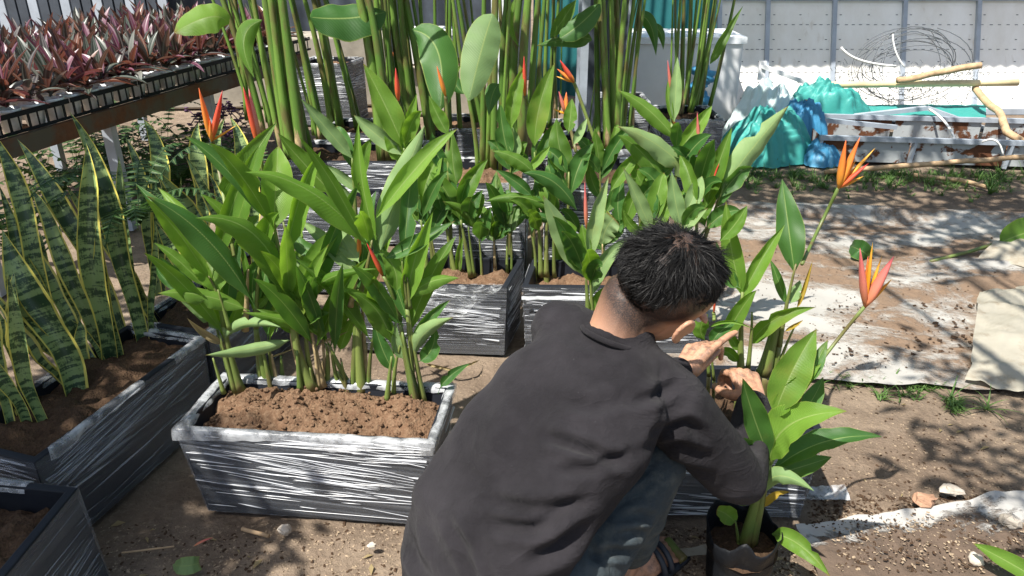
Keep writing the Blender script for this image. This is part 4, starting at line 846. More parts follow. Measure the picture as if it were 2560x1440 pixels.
def post(label,a,b,w,mat,group=None):
    mb=MB(); mb.bar(a,b,w,w); return tag(mb.build('post',M[mat],None,False),label,'post',group)
post('white square post behind the middle canes',(-.10,5.6,0),(-.10,5.6,3.05),.085,'white_pot','posts carrying the shed roof')
post('pale grey steel post beside the dark metal door',(.52,5.72,0),(.52,5.72,3.05),.055,'steel','posts carrying the shed roof')
post('corner post of the shed roof, outside the view on the right',(5.9,5.75,0),(5.9,5.75,3.05),.08,'steel','posts carrying the shed roof')
boxthing('metal_door','scuffed dark grey metal door leaning between two posts','door',(.68,5.95,0),(.34,.05,1.9),'dark_metal',parts=[('frame',(-.18,-.03,.95),(.03,.04,1.9),'steel'),('frame',(.18,-.03,.95),(.025,.04,1.9),'steel'),('rail',(0,-.03,1.4),(.34,.03,.03),'steel')])
boxthing('freezer_box','big white storage box with a grey lid behind the straight canes','box',(1.30,6.55,.06),(1.05,.55,.62),'white_foam',parts=[('lid',(0,0,.635),(1.08,.58,.05),'white_pot'),('mark',(-.44,-.28,.57),(.05,.012,.05),'tarp_blue'),('base',(0,0,-.02),(1.0,.5,.05),'dark_metal')],bev=.02)
mb=MB()
for k in range(10): mb.blob((1.46+.03*math.sin(k),6.05+.02*math.cos(k*2),.50-.028*k),(.085-.004*k,.05,.04),9,6,.5,k)
tag(mb.build('blue_bundle',M['tarp_blue']),'blue bundled cloth hanging in front of the white storage box','cloth')
# corrugated teal fence, back buildings, shading eave
def corr(name,label,cat,x0,x1,y,z0,z1,mat,pitch=.11,amp=.018,slope=0,kind=None):
    n=int((x1-x0)/pitch*6); e=None; w=.9; x=x0; first=True
    e=empty(name,((x0+x1)/2,y,z0),label,cat); 
    while x<x1-.01:
        xe=min(x1,x+w); nn=max(6,int((xe-x)/pitch*6)); mb=MB()
        mb.grid(lambda u,v:V((x+(xe-x)*u,y+amp*math.sin(2*math.pi*(x+(xe-x)*u)/pitch)+slope*v,z0+(z1-z0)*v)),nn,2); mb.build('panel',M[mat],e); x=xe-.0
    return e
corr('corrugated_fence','teal corrugated metal fence across the back of the yard','fence',.2,7.5,7.65,0,2.3,'teal_tin')
corr('shed_wall','dark boarded shed wall behind the bench and canes','wall',-7.5,.2,8.6,0,2.6,'dark_metal',.25,.02)
e=empty('curtain_wall',(-4.6,8.3,0),'pale blue slatted screen in the far left corner','screen')
for k in range(16):
    mb=MB(); mb.box((-5.2+k*.11,8.3,.95),(.09,.03,1.5)); mb.build('slat',M['dark_metal' if k%3 else 'steel'],e,False)
re_=empty('shade_eave',(2.5,6.8,3.06),'narrow corrugated eave added unseen above the yard to shade the board panel','roof')  # unseen eave, cut narrow to shade only the upper board panel
x=-1.6
while x<7.4:
    mb=MB(); mb.grid(lambda u,v:V((x+.9*u,5.93+.56*v,3.08+.02*math.sin(2*math.pi*(x+.9*u)/.11)+.12*v)),50,2); mb.build('panel',M['steel'],re_); x+=.9

# ------------------------------------------------------------------ white board wall panel and scrap heap
Yb,Yt=6.88,7.22; ZT=.93
we=empty('board_panel',(3.6,Yb,0),'big white board panel with a grey steel frame leaning against the fence','panel')
def wp(x,z,o=0): return V((x,Yb+(Yt-Yb)*z/ZT-o,z))
xs=[hy(q,12,Yt).x for q in (1797,1917,2083,2258,2442,2640,2850,3060)]
for i in range(len(xs)-1):
    a,b=xs[i]+.012,xs[i+1]-.012; mb=MB()
    q=[wp(a,.02),wp(b,.02),wp(b,ZT-.02),wp(a,ZT-.02)]; mb.add(q+[p+V((0,.012,0)) for p in q],[(0,1,2,3),(7,6,5,4),(0,4,5,1),(1,5,6,2),(2,6,7,3),(3,7,4,0)]); bp=mb.build('board',M['white_board'],we,False)
    mb=MB()
    for zz in (.33,.52,.72):
        for k in range(9): mb.box(wp(a+(b-a)*(k+.5+rnd.uniform(-.1,.1))/9,zz,.002),(.026,.003,.005))
    for zz in (.12,.25,.42,.6,.8):
        for xx in (a+.05,b-.05,(a+b)/2): mb.box(wp(xx,zz,.002),(.018,.003,.006))
    tag(mb.build('staple_row',M['wire'],bp,False),kind='stuff')
for i,xx in enumerate(xs):
    mb=MB(); mb.bar(wp(xx,0,.012),wp(xx,ZT,.012),.035,.045); mb.build('upright',M['steel'],we,False)
for zz in (.015,ZT+.01):
    mb=MB(); mb.bar(wp(xs[0]-.03,zz,.016),wp(xs[-1],zz,.016),.045,.05); mb.build('rail',M['steel'],we,False)
# tarpaulins: bunched cloth
def heap(label,c,r,mat,seed,name='tarpaulin',n=64,fold=1.0):
    c=V(c); mb=MB()
    def f(u,v):
        a=u*2*math.pi; k=v**.75; d=V((math.cos(a),math.sin(a),0)); q=V((math.cos(a)*k*1.3,math.sin(a)*k*1.3,seed))
        edge=1+.30*noise.noise(V((math.cos(a)*1.3,math.sin(a)*1.3,seed+5)))
        pl_=1.6*abs(math.sin(a*4+4*noise.noise(q*1.1)+seed))-.8+.9*abs(math.sin(a*8+4*noise.noise(q*1.9)+seed*2))-.45
        kk=k*edge*(1+.085*pl_*min(1,k*1.6)); bulge=.5*noise.noise(q*1.25)+.22*noise.noise(q*2.6+V((3,1,2)))
        roll=.16*(abs(math.sin(5*(q.x*.8+q.y*.5)+4*noise.noise(q*1.2)))-.5)*(1-k)+.05*(1-abs(noise.noise(q*3.1)))**2+.07*(abs(math.sin(11*(q.y*.8-q.x*.6)+6*noise.noise(q*2.2)))-.5)
        z=r[2]*((1-k**3.2)*(.80+.55*bulge*(1-k*k)+roll*fold)+.05*pl_*k*(1-k)*2)
        return c+V((d.x*r[0]*kk,d.y*r[1]*kk,max(.004,z)))
    mb.grid(f,n*2,n); o=mb.build(name,M[mat]); return tag(o,label,'tarpaulin','heap of tarpaulins')
heap('green teal tarpaulin bunched at the left foot of the heap',(1.83,5.45,0),(.34,.28,.37),'tarp_teal',1.3)
heap('bright blue tarpaulin folded over the middle of the heap',(2.10,5.58,.05),(.19,.18,.35),'tarp_blue',4.1)
heap('tarpaulin coloured pale as if sunlit, on top of the heap against the board panel',(2.0,5.95,.0),(.30,.22,.44),'tarp_pale',7.7)  # pale colour stands in for sunlit highlights on the heap
heap('green sack lying over the heap to the right, its end hanging down',(2.42,5.95,.05),(.36,.20,.44),'tarp_teal',9.2)
heap('small blue tarpaulin end trailing to the ground by the rusty trough',(2.16,5.28,0),(.13,.16,.16),'tarp_blue',12.5,n=40)
# rusty trough
te=empty('rusty_trough',(3.3,5.4,0),'long rusty sheet metal trough with a grey steel rim','trough')
t0=V((2.13,5.27,0)); t1=V((4.6,4.98,0)); td=(t1-t0).normalized(); tn=V((-td.y,td.x,0)); tw=.42; th=.19; TL=(t1-t0).length
for i in range(4):
    a=t0+td*(TL*i/4+.012); b=t0+td*(TL*(i+1)/4-.012); mb=MB(); mb.grid(lambda u,v:a.lerp(b,u)+V((0,.004*nz((a.x+u,0,v),5),.012+(th-.03)*v)),14,5); mb.build('front_panel',M['rusty'],te)
    mb=MB(); mb.grid(lambda u,v:a.lerp(b,u)+tn*tw+V((0,.004*nz((a.x+u,0,v),5),.012+(th+.03)*v)),14,5); mb.build('back_panel',M['rusty'],te)
    mb=MB(); mb.bar(t0+td*(TL*i/4)-tn*.012,t0+td*(TL*i/4)-tn*.012+V((.015,0,th-.03)),.035,.02); mb.build('brace',M['steel'],te,False)
mb=MB(); mb.grid(lambda u,v:t0.lerp(t1,u)+tn*(tw*v)+V((0,0,.03+.02*nz((u*8,v*3,0),3))),40,8); mb.build('fill',M['soil'],te)
for o_,z_ in ((-.014,th-.012),(tw,th+.045)): mb=MB(); mb.bar(t0+tn*o_+V((0,0,z_)),t1+tn*o_+V((0,0,z_)),.03,.032); mb.build('rim',M['steel'],te,False)
mb=MB(); mb.grid(lambda u,v:t0+tn*(tw*u)+V((0,0,.005+th*v)),6,4); mb.build('end_panel',M['rusty'],te)
def barthing(label,a,b,w,t,mat,name,cat,group=None):
    mb=MB(); mb.bar(a,b,w,t); return tag(mb.build(name,M[mat],None,False),label,cat,group)
G2='loose steel bars on the trough'
barthing('pale grey steel bar sloping down from the blue tarpaulin onto the trough',hy(1882,282,5.5),hy(2240,318,5.55),.035,.03,'steel','steel_bar','bar',G2)
barthing('grey bar rising to the right over the trough',hy(2050,300,5.75),hy(2315,270,5.8),.04,.03,'steel','steel_bar','bar',G2)
barthing('grey bar dropping right from the raised bar',hy(2318,270,5.8),hy(2500,335,5.6),.04,.03,'steel','steel_bar','bar',G2)
barthing('dark bar lying flat across the trough under the raised bars',hy(2075,292,5.7),hy(2460,326,5.62),.03,.025,'dark_metal','steel_bar','bar',G2)
barthing('white batten leaning on the pale tarpaulin',hy(1905,165,6.2),hy(2030,212,6.1),.05,.03,'white_foam','batten','batten')
barthing('white batten end standing at the top of the pale tarpaulin',hy(1907,152,6.22),hy(1902,200,6.2),.05,.04,'white_foam','batten','batten')
def stick(label,pts,w,mat,name='stick',group='sticks and poles on the scrap heap',lump=.0):
    mb=MB(); q=[]; 
    for i in range(len(pts)-1): q+= [pts[i].lerp(pts[i+1],k/6) for k in range(6)]
    q.append(pts[-1]); mb.tube([p+V((nz(p,5)*lump,0,nz(p,5,3)*lump)) for p in q],[w/2*(1+.12*nz(p,9)) for p in q],9); return tag(mb.build(name,M[mat]),label,'stick' if name!='bamboo_pole' else 'pole',group)
stick('straight pale bamboo pole lying across the heap',[hy(2070,212,6.05),hy(2545,206,5.95)],.052,'bamboo','bamboo_pole')
stick('short brown branch lying on the bamboo pole',[hy(2245,200,5.95),hy(2330,184,5.95),hy(2452,166,5.9)],.05,'wood','branch',lump=.02)
stick('thick branch slanting down the right end of the trough',[hy(2436,222,5.98),hy(2478,262,5.75),hy(2520,330,5.35),hy(2600,380,5.1)],.052,'wood','branch',lump=.03)
stick('long thin stick lying before the trough',[hy(2062,430,4.95),hy(2300,412,4.9),hy(2640,388,4.9)],.035,'wood',lump=.012)
stick('short stick half buried in the weeds before the trough',[hz(2285,437,.02),hz(2400,450,.02),hz(2470,468,.02)],.028,'wood',lump=.01)
stick('short grey stump under the green sack',[hy(2010,285,5.6),hy(2022,250,5.62)],.06,'wood',name='stump',lump=.01)
def wires(mb,c,rx,ry,n,seed,r=.003):
    q=random.Random(seed)
    for k in range(n):
        a0=q.uniform(0,6.28); sp=q.uniform(1.2,4.5); fx=q.uniform(.55,1.05); fy=q.uniform(.4,1.05); dx=q.uniform(-.12,.12); dy=q.uniform(-.06,.06)
        pts=[c+V(((math.cos(a0+sp*t/16)*fx+dx)*rx,.06*math.sin(k+t*.4),(math.sin(a0+sp*t/16)*fy+dy)*ry)) for t in range(17)]
        mb.tube(pts,r,4,caps=False)
mb=MB(); wires(mb,V((3.30,6.55,.45)),.48,.30,22,5); tag(mb.build('wire_tangle',M['wire']),'loose coil of dark wire standing against the board panel','wire coil')
mb=MB(); q_=random.Random(9)
cc=hy(2270,235,6.25)
for k in range(620):
    a=cc+V((q_.uniform(-.62,.62),q_.uniform(-.05,.08),q_.uniform(-.22,.25)*(.6+.4*q_.random()))); an=q_.choice([0,1.05,2.1])+q_.uniform(-.5,.5); l=q_.uniform(.02,.055)
    b=a+V((math.cos(an)*l,q_.uniform(-.02,.02),math.sin(an)*l)); mb.tube([a,(a+b)/2+V((0,0,.004)),b],.0022,3,caps=False)
tag(mb.build('chicken_wire',M['wire']),'crumpled chicken wire between the bamboo pole and the trough','wire mesh',kind='stuff')
mb=MB(); mb.grid(lambda u,v:hy(2085+u*380,262+v*38,6.1-.4*v)+V((0,0,.012*nz((u*9,v*4,0),2))),30,6); tag(mb.build('green_netting',M['tarp_teal']),'green net strip under the chicken wire','netting')
def cable(label,pts,w=.008): mb=MB(); mb.tube(bez(*pts,12),w/2,5); tag(mb.build('cable',M['wire_white']),label,'cable','white cables on the heap')
cable('white cable curling left of the wire coil',(hy(2103,118,6.5),hy(2150,150,6.45),hy(2240,165,6.4)),.02)
cable('white cable looping up in front of the wire coil',(hy(2232,85,6.45),hy(2240,130,6.4),hy(2262,168,6.35)),.014)
cable('white cable hanging over the front of the trough',(hy(2322,272,5.6),hy(2362,305,5.4),hy(2388,352,5.15)),.018)
cable('white cable bent down over the trough rim at the right',(hy(2455,355,5.1),hy(2490,352,5.05),hy(2508,388,5.0)),.014)

# ------------------------------------------------------------------ weeds, litter, stones
def tuft(mb,p,n,h,q,sp=.06):
    for k in range(n):
        a=q.uniform(0,6.28); l=h*q.uniform(.5,1.1); b=p+V((q.uniform(-.01,.01),q.uniform(-.01,.01),0)); e_=b+V((math.cos(a)*sp*q.uniform(.4,1.6),math.sin(a)*sp*q.uniform(.4,1.6),l*q.uniform(.3,1)))
        m=(b+e_)/2+V((0,0,l*.25)); c=bez(b,m,e_,4); sd=V((-math.sin(a),math.cos(a),0))*q.uniform(.0025,.005)
        vs=[];uv=[]
        for i,x in enumerate(c): k_=1-i/4.3; vs+= [x-sd*k_,x+sd*k_]; uv+=[(.2,i/4),(.8,i/4)]
        mb.add(vs,[(2*i,2*i+1,2*i+3,2*i+2) for i in range(4)],uv)
q=random.Random(21); mb=MB()
for k in range(330):
    x=q.uniform(1860,2600); y=430+abs(q.gauss(0,22)); p=hz(x,y,0); tuft(mb,V((p.x,p.y,-.01)),q.randint(4,9),q.uniform(.03,.09),q)
for k in range(60):
    p=hz(q.uniform(1870,1960),q.uniform(385,415),0); tuft(mb,V((p.x,p.y,-.01)),7,.09,q)
for (x,y,w) in ((2150,950,160),(2250,980,90),(2330,960,60),(2390,1010,30)):
    for k in range(16): p=hz(x+q.uniform(-w,w)*.6,y+q.uniform(-12,16),0); tuft(mb,V((p.x,p.y,-.01)),4,.035,q,.04)
tag(mb.build('grass',M['grass']),'low green weeds growing before the rusty trough and along the sheet edge','grass',kind='stuff')
for lb,(px,py),n,h in (('sunlit grass tuft at the right end of the trough',(2475,485),26,.17),('green weed seedling right of the folded sheet corner',(2470,1025),12,.06),('small weed by the lower edge of the ground sheet',(2375,1000),10,.06)):
    p=hz(px,py,-.01); mb=MB(); tuft(mb,p,n,h,q,.09); tag(mb.build('grass_tuft',M['grass']),lb,'weed')
# crumbs of soil, chips and grit: too many to count
mb=MB(); q=random.Random(5)
def scatter(n,x0,x1,y0,y1,s0,s1,mb,zo=0.0):
    for k in range(n):
        p=hz(q.uniform(x0,x1),q.uniform(y0,y1),0); s=q.uniform(s0,s1)*q.uniform(.5,1); a=q.uniform(0,3.1)
        rt=Matrix.Rotation(a,3,'Z')@Matrix.Rotation(q.uniform(-.5,.5),3,'X'); z=(zo if zo else ground_z(p.x,p.y))+s*.3
        vs=[rt@V((x*s*1.3,y*s*.8,zz*s*.5)) for x,y,zz in((-1,-1,0),(1,-.6,0),(.8,1,0),(-.7,.8,0),(0.1,0,1))]
        mb.add([v+V((p.x,p.y,z)) for v in vs],[(0,1,4),(1,2,4),(2,3,4),(3,0,4),(3,2,1,0)])
scatter(450,2080,2560,1290,1440,.0012,.0050,mb,.012); scatter(1500,250,1100,1300,1440,0.00105,0.00420,mb); scatter(1600,2030,2560,930,1440,0.00105,0.00455,mb); scatter(500,700,1250,900,980,0.00105,0.00420,mb); scatter(1300,1600,2000,1310,1440,0.00140,0.00490,mb); scatter(300,1800,2560,440,500,0.00140,0.00420,mb)
tag(mb.build('grit',M['chip'],None,False),'pale chips and grit scattered over the bare soil','grit',kind='stuff')
mb=MB(); scatter(300,250,1100,1300,1440,0.00140,0.00630,mb); scatter(1500,2030,2560,1230,1440,.00250,.00800,mb); scatter(500,2030,2560,930,1240,0.00140,0.00560,mb); scatter(420,2080,2560,1300,1440,.0010,.006,mb,.012); scatter(120,2000,2300,1260,1330,.0015,.005,mb,.014); scatter(700,1850,2560,600,930,.0015,.006,mb,.015); scatter(160,2050,2500,760,900,.004,.012,mb,.015); scatter(1,2000,2560,600,930,.003,.014,mb); scatter(400,1600,2000,1310,1440,0.00140,0.00630,mb)
tag(mb.build('soil_crumbs',M['soil_dark'],None,False),'dark soil crumbs on the ground and sheets','soil crumbs',kind='stuff')
for i,(lb,px,py,r,mt) in enumerate([('reddish brick lump on the bare soil at the right',2310,1258,(.034,.022,.02),'brick'),('flat grey stone above the muddy sheet edge',2376,1228,(.034,.020,.012),'stone'),('pale angular stone on the muddy sheet',2524,1312,(.025,.024,.02),'stone'),('small round pale stone low on the muddy sheet',2437,1405,(.018,.018,.016),'stone'),('white stone by the foot of the front planter',712,1330,(.022,.014,.014),'stone'),('tiny stone in the sunlit soil left of the man',930,1368,(.012,.009,.009),'stone')]):
    p=hz(px,py,.01); mb=MB(); mb.blob(p+V((0,0,r[2]*.55)),r,9,7,.55,i+3); tag(mb.build('stone',M[mt],None,i==3),lb,'stone','stones on the ground')
def lying(label,a,m,b,w,mat,name,cat='leaf',fold=14,roll=0,pet=.05,cut=0):
    e=empty(name,a,label,cat); leaf_part(e,a,m,b,w,mat,roll,fold,pet,cut,name='blade'); return e
lying('torn light green leaf scrap on the soil below the front planter',hz(432,1412,.012),hz(462,1415,.03),hz(498,1408,.015),.045,'leaf_pale','fallen_leaf',cut=.35,fold=8)
lying('pink bract lying on the soil below the front planter',hz(484,1366,.01),hz(508,1352,.02),hz(534,1344,.012),.008,'bract_pink','fallen_bract','petal',fold=30)
lying('curled dark green leaf on the ground sheet',hz(2125,615,.02),hz(2150,625,.07),hz(2172,640,.02),.10,'leaf_dark','fallen_leaf',fold=10,cut=.2)
e=empty('cut_leaf',hz(2330,652,.02),'cut heliconia leaf with a long stalk lying across the ground sheet','leaf')
mb=MB(); mb.tube([hz(2326,654,.02),hz(2420,630,.035),hz(2500,606,.06)],[.008,.009,.011],8); mb.build('stalk',M['stem'],e)
leaf_part(e,hz(2500,606,.06),hz(2570,580,.09),hz(2680,545,.06),.17,'leaf',0,16,.03,name='blade')
lying('dry husk strip on the soil behind the front planter',hz(1062,910,.02),hz(1105,920,.04),hz(1150,930,.02),.02,'leaf_dry','dry_husk','husk',fold=40)
lying('dry husk strip beside the dark leaf behind the front planter',hz(1120,935,.02),hz(1165,915,.05),hz(1200,900,.02),.02,'leaf_dry','dry_husk','husk',fold=40)
stick('flat wood sliver on the soil below the front planter',[hz(605,1322,.012),hz(672,1340,.012)],.011,'wood',name='twig',group='twigs on the soil')
stick('thin twig in the shaded soil by the corner planter',[hz(305,1382,.01),hz(435,1366,.012)],.005,'wood',name='twig',group='twigs on the soil')
stick('green yellow cut stalk by the foot of the man',[hz(1668,1352,.02),hz(1690,1380,.02),hz(1710,1400,.015)],.026,'stem',name='cut_stalk',group=None)
for i,(px,py,ln) in enumerate([(1690,1010,.05),(420,1345,.04)]): pass

mb=MB(); q=random.Random(44)
for k in range(30):
    x,y=(q.uniform(280,1050),q.uniform(1290,1440)) if k%3==0 else (q.uniform(1620,2000),q.uniform(1320,1440)) if k%3==1 else (q.uniform(2050,2560),q.uniform(960,1300))
    p=hz(x,y,0); a=q.uniform(0,6.28); L=q.uniform(.007,.022); w=L*q.uniform(.25,.5); u=V((math.cos(a),math.sin(a),q.uniform(-.1,.3))); v=V((-math.sin(a),math.cos(a),q.uniform(-.3,.3))); p.z=ground_z(p.x,p.y)+.004
    mb.add([p-u*L,p+v*w+V((0,0,.004)),p+u*L,p-v*w+V((0,0,.006)),p+V((0,0,.001))],[(0,4,1),(1,4,2),(2,4,3),(3,4,0)],[(.5,0),(.9,.5),(.5,1),(.1,.5),(.5,.5)])
tag(mb.build('leaf_litter',M['leaf_dry']),'small dry leaf scraps littering the bare soil','leaf litter',kind='stuff')

# ------------------------------------------------------------------ the man
def apply_mesh(o):
    dg=bpy.context.evaluated_depsgraph_get(); ev=o.evaluated_get(dg); me=bpy.data.meshes.new_from_object(ev)
    o.modifiers.clear(); old=o.data; o.data=me; bpy.data.meshes.remove(old); return me
def fuse(mb,name,mat,parent,vox,smooth_it=4,fac=.5):
    o=mb.build(name,mat,parent); r_=o.modifiers.new('fuse','REMESH'); r_.mode='VOXEL'; r_.voxel_size=vox; r_.use_smooth_shade=True
    s=o.modifiers.new('relax','SMOOTH'); s.iterations=smooth_it; s.factor=fac
    me=apply_mesh(o); me.polygons.foreach_set('use_smooth',[True]*len(me.polygons)); 
    if not me.materials: me.materials.append(mat)
    return o
def caps_chain(mb,pts,rad,n=14):
    q=[];rr_=[]; pts=[V(p) for p in pts]
    d0=(pts[0]-pts[1]).normalized(); d1=(pts[-1]-pts[-2]).normalized()
    for a in (80,55,28): q.append(pts[0]+d0*rad[0]*math.sin(R(a))); rr_.append(rad[0]*math.cos(R(a)))
    for i in range(len(pts)-1):
        for k in range(4): q.append(pts[i].lerp(pts[i+1],k/4)); rr_.append(rad[i]*(1-k/4)+rad[i+1]*k/4)
    q.append(pts[-1]); rr_.append(rad[-1])
    for a in (28,55,80): q.append(pts[-1]+d1*rad[-1]*math.sin(R(a))); rr_.append(rad[-1]*math.cos(R(a)))
    mb.tube(q,rr_,n)
def ellip(mb,c,ax,r,n=20,m=14):
    vs=[];c=V(c)
    for j in range(m+1):
        for i in range(n):
            th=math.pi*j/m; ph=2*math.pi*i/n; vs.append(c+ax[0]*(r[0]*math.sin(th)*math.cos(ph))+ax[1]*(r[1]*math.sin(th)*math.sin(ph))+ax[2]*(r[2]*math.cos(th)))
    mb.add(vs,[(j*n+i,(j+1)*n+i,(j+1)*n+(i+1)%n,j*n+(i+1)%n) for j in range(m) for i in range(n)])
def skin_mat():
    t=NT('skin'); g=t.geo(); h=t.n('Attribute',attribute_name='scalp').outputs['Fac']; n=t.noise(g,30,5); n2=t.noise(g,420,3,.7)
    c=t.mix(n,(.40,.205,.125),(.50,.275,.175)); 
    dirt=t.n('Attribute',attribute_name='dirt').outputs['Fac']; c=t.mix(t.math('MULTIPLY',dirt,t.ramp(t.noise(g,60,4,.7),[(.42,0),(.62,.75)])),c,(.09,.06,.045))
    c=t.mix(t.math('MULTIPLY',h,t.ramp(n2,[(.25,.75),(.6,1)])),c,(.014,.012,.012))
    return t.end(t.bsdf(c,.48,.4,t.bump(t.math('ADD',t.noise(g,160,4),n),.12,.003),**{'Subsurface Weight':.08,'Subsurface Radius':(.01,.004,.002)}))
M['skin']=skin_mat()
def cloth(name,c1,c2,weave,wearc=None):
    t=NT(name); g=t.geo(); n=t.noise(g,7,5,.6); w=t.noise(g,weave,2,.7); n3=t.noise(t.map(g,(1,1,1)),38,5,.65)
    c=t.mix(n,c1,c2); c=t.mix(t.ramp(w,[(.45,0),(.75,.55)]),c,tuple(min(1,q*1.9) for q in c2))
    if wearc: c=t.mix(t.ramp(t.noise(g,13,6,.7),[(.5,0),(.72,.8)]),c,wearc)
    fd=t.ramp(t.noise(g,4.5,5,.6),[(.42,0),(.68,.7)]); c=t.mix(fd,c,tuple(q*2.0 for q in c2))
    rg=t.noise(t.map(g,(1,1,1.6),(0,R(20),R(30))),11,3,.5,.6); rd=t.math('POWER',t.math('SUBTRACT',1.0,t.math('ABSOLUTE',t.math('MULTIPLY_ADD',rg,2.0,-1.0))),5.0)
    lint=t.ramp(t.noise(g,240,2,.5),[(.74,0),(.8,.3)]); c=t.mix(lint,c,(.2,.2,.21))
    return t.end(t.bsdf(c,.9,.06,t.bump(t.math('ADD',w,t.math('MULTIPLY_ADD',n3,2.0,t.math('MULTIPLY',rd,1.6))),.5,.006),**{'Sheen Weight':.04,'Sheen Roughness':.5}))
M['shirt']=cloth('black_cotton',(.0075,.007,.008),(.019,.0175,.0198),900)
M['jeans']=cloth('faded_denim',(.022,.030,.036),(.050,.062,.068),700,(.115,.12,.105))
M['hair']=plain('black_hair',(.009,.0085,.0085),.55,.25,.3,30,0)
M['rubber']=plain('dark_rubber',(.02,.025,.035),.5,.4,.3,20)
Hc=V((.310,1.412,.829)); Hf=V((.75,.359,-.554)).normalized(); Hu=V((.64,-.208,.737)); Hu=(Hu-Hf*Hu.dot(Hf)).normalized(); Hl=Hu.cross(Hf).normalized(); HA=(Hf,Hl,Hu)
HS=1.15
def hp(f,l,u): return Hc+(Hf*f+Hl*l+Hu*u)*HS
SL,SR=V((.100,1.525,.668)),V((.300,1.320,.625))
EL,ER=V((.22,1.615,.425)),V((.510,1.372,.365)); WL,WR=V((.425,1.650,.478)),V((.605,1.615,.418))
hipR,hipL=V((.05,1.105,.265)),V((-.06,1.255,.265)); knR,knL=V((.300,1.330,.435)),V((.15,1.535,.435)); anR,anL=V((.290,1.432,.085)),V((.155,1.545,.085))
man=empty('person',((anR+anL)/2)*1.0-V((0,0,.085)),'man in black long sleeved shirt and faded jeans squatting over a planter, head bent','person')
mb=MB()
ellip(mb,hp(-.006,0,.018),HA,tuple(HS*_k for _k in (.098,.077,.086))); ellip(mb,hp(.034,0,-.045),HA,tuple(HS*_k for _k in (.062,.060,.075))); ellip(mb,hp(.056,0,-.092),HA,tuple(HS*_k for _k in (.036,.036,.030))); ellip(mb,hp(.0,0,-.045),HA,tuple(HS*_k for _k in (.07,.064,.06)))
caps_chain(mb,[hp(.085,0,-.012),hp(.108,0,-.042)],[.008,.013]); ellip(mb,hp(.105,0,-.048),HA,tuple(HS*_k for _k in (.012,.019,.009)))
for s_ in(-1,1): ellip(mb,hp(.083,.03*s_,-.032),HA,tuple(HS*_k for _k in (.016,.022,.014))); ellip(mb,hp(.088,.032*s_,.002),HA,tuple(HS*_k for _k in (.010,.022,.007)))
ellip(mb,hp(.088,0,-.078),HA,tuple(HS*_k for _k in (.012,.024,.006))); ellip(mb,hp(.086,0,-.088),HA,tuple(HS*_k for _k in (.012,.021,.006)))
for s_ in(-1,1):                                              # ears: thin concha with a raised rim
    ec=hp(.024,.085*s_,-.012); e1=(Hu*.93-Hf*.36).normalized(); e2=(Hf*.55-Hl*.83*s_*-1*-1).normalized() if False else (-Hf*.90-Hu*.36+Hl*.30*s_).normalized(); e2=(e2-e1*e2.dot(e1)).normalized(); e3=e1.cross(e2); ec=ec+Hl*.004*s_
    ellip(mb,ec,(e2,e3,e1),(.017,.0045,.028),16,10)
    rim=[ec+e1*.029*math.sin(R(a))+e2*.018*math.cos(R(a)) for a in range(-75,190,22)]; caps_chain(mb,rim,[.0056]*len(rim),8)
    ellip(mb,ec-e1*.026+e2*.002,(e2,e3,e1),(.010,.006,.010),10,8)
nb=V((.205,1.385,.690)); caps_chain(mb,[nb-V((.0,.0,.05)),nb,hp(-.030,0,-.060)],[.068,.062,.058],18)
caps_chain(mb,[nb,V((.14,1.285,.50)),V((.02,1.205,.31))],[.05,.065,.08]); caps_chain(mb,[SL,nb,SR],[.05,.05,.05])
caps_chain(mb,[SL,EL,WL],[.045,.036,.026]); caps_chain(mb,[SR,ER,WR],[.045,.036,.026])
for h_,k_,a_ in((hipR,knR,anR),(hipL,knL,anL)): caps_chain(mb,[V((.02,1.205,.30)),h_],[.075,.065]); caps_chain(mb,[h_,k_,a_],[.065,.048,.033])
def foot(an,d):
    d=V(d).normalized(); sd=V((-d.y,d.x,0)); caps_chain(mb,[an,an-d*.03+V((0,0,-.045))],[.034,.030]); caps_chain(mb,[an-d*.03+V((0,0,-.05)),an+d*.06+V((0,0,-.045)),an+d*.12+V((0,0,-.058))],[.030,.034,.022])
    caps_chain(mb,[an+d*.05+sd*.02+V((0,0,-.052)),an+d*.12+sd*.018+V((0,0,-.06))],[.026,.018]); caps_chain(mb,[an+d*.05-sd*.02+V((0,0,-.055)),an+d*.12-sd*.022+V((0,0,-.063))],[.026,.016])
    for k,(o_,l,r_) in enumerate([(.034,.172,.0115),(.014,.170,.009),(-.003,.164,.0085),(-.019,.155,.008),(-.034,.143,.0075)]): caps_chain(mb,[an+d*.115+sd*o_*.9+V((0,0,-.064)),an+d*(l-.02)+sd*o_+V((0,0,-.062)),an+d*l+sd*o_*1.02+V((0,0,-.072))],[r_,r_*1.05,r_*.9],9)
fR=V((.80,.62,0)); fL=V((.62,.78,0)); foot(anR,fR); foot(anL,fL)
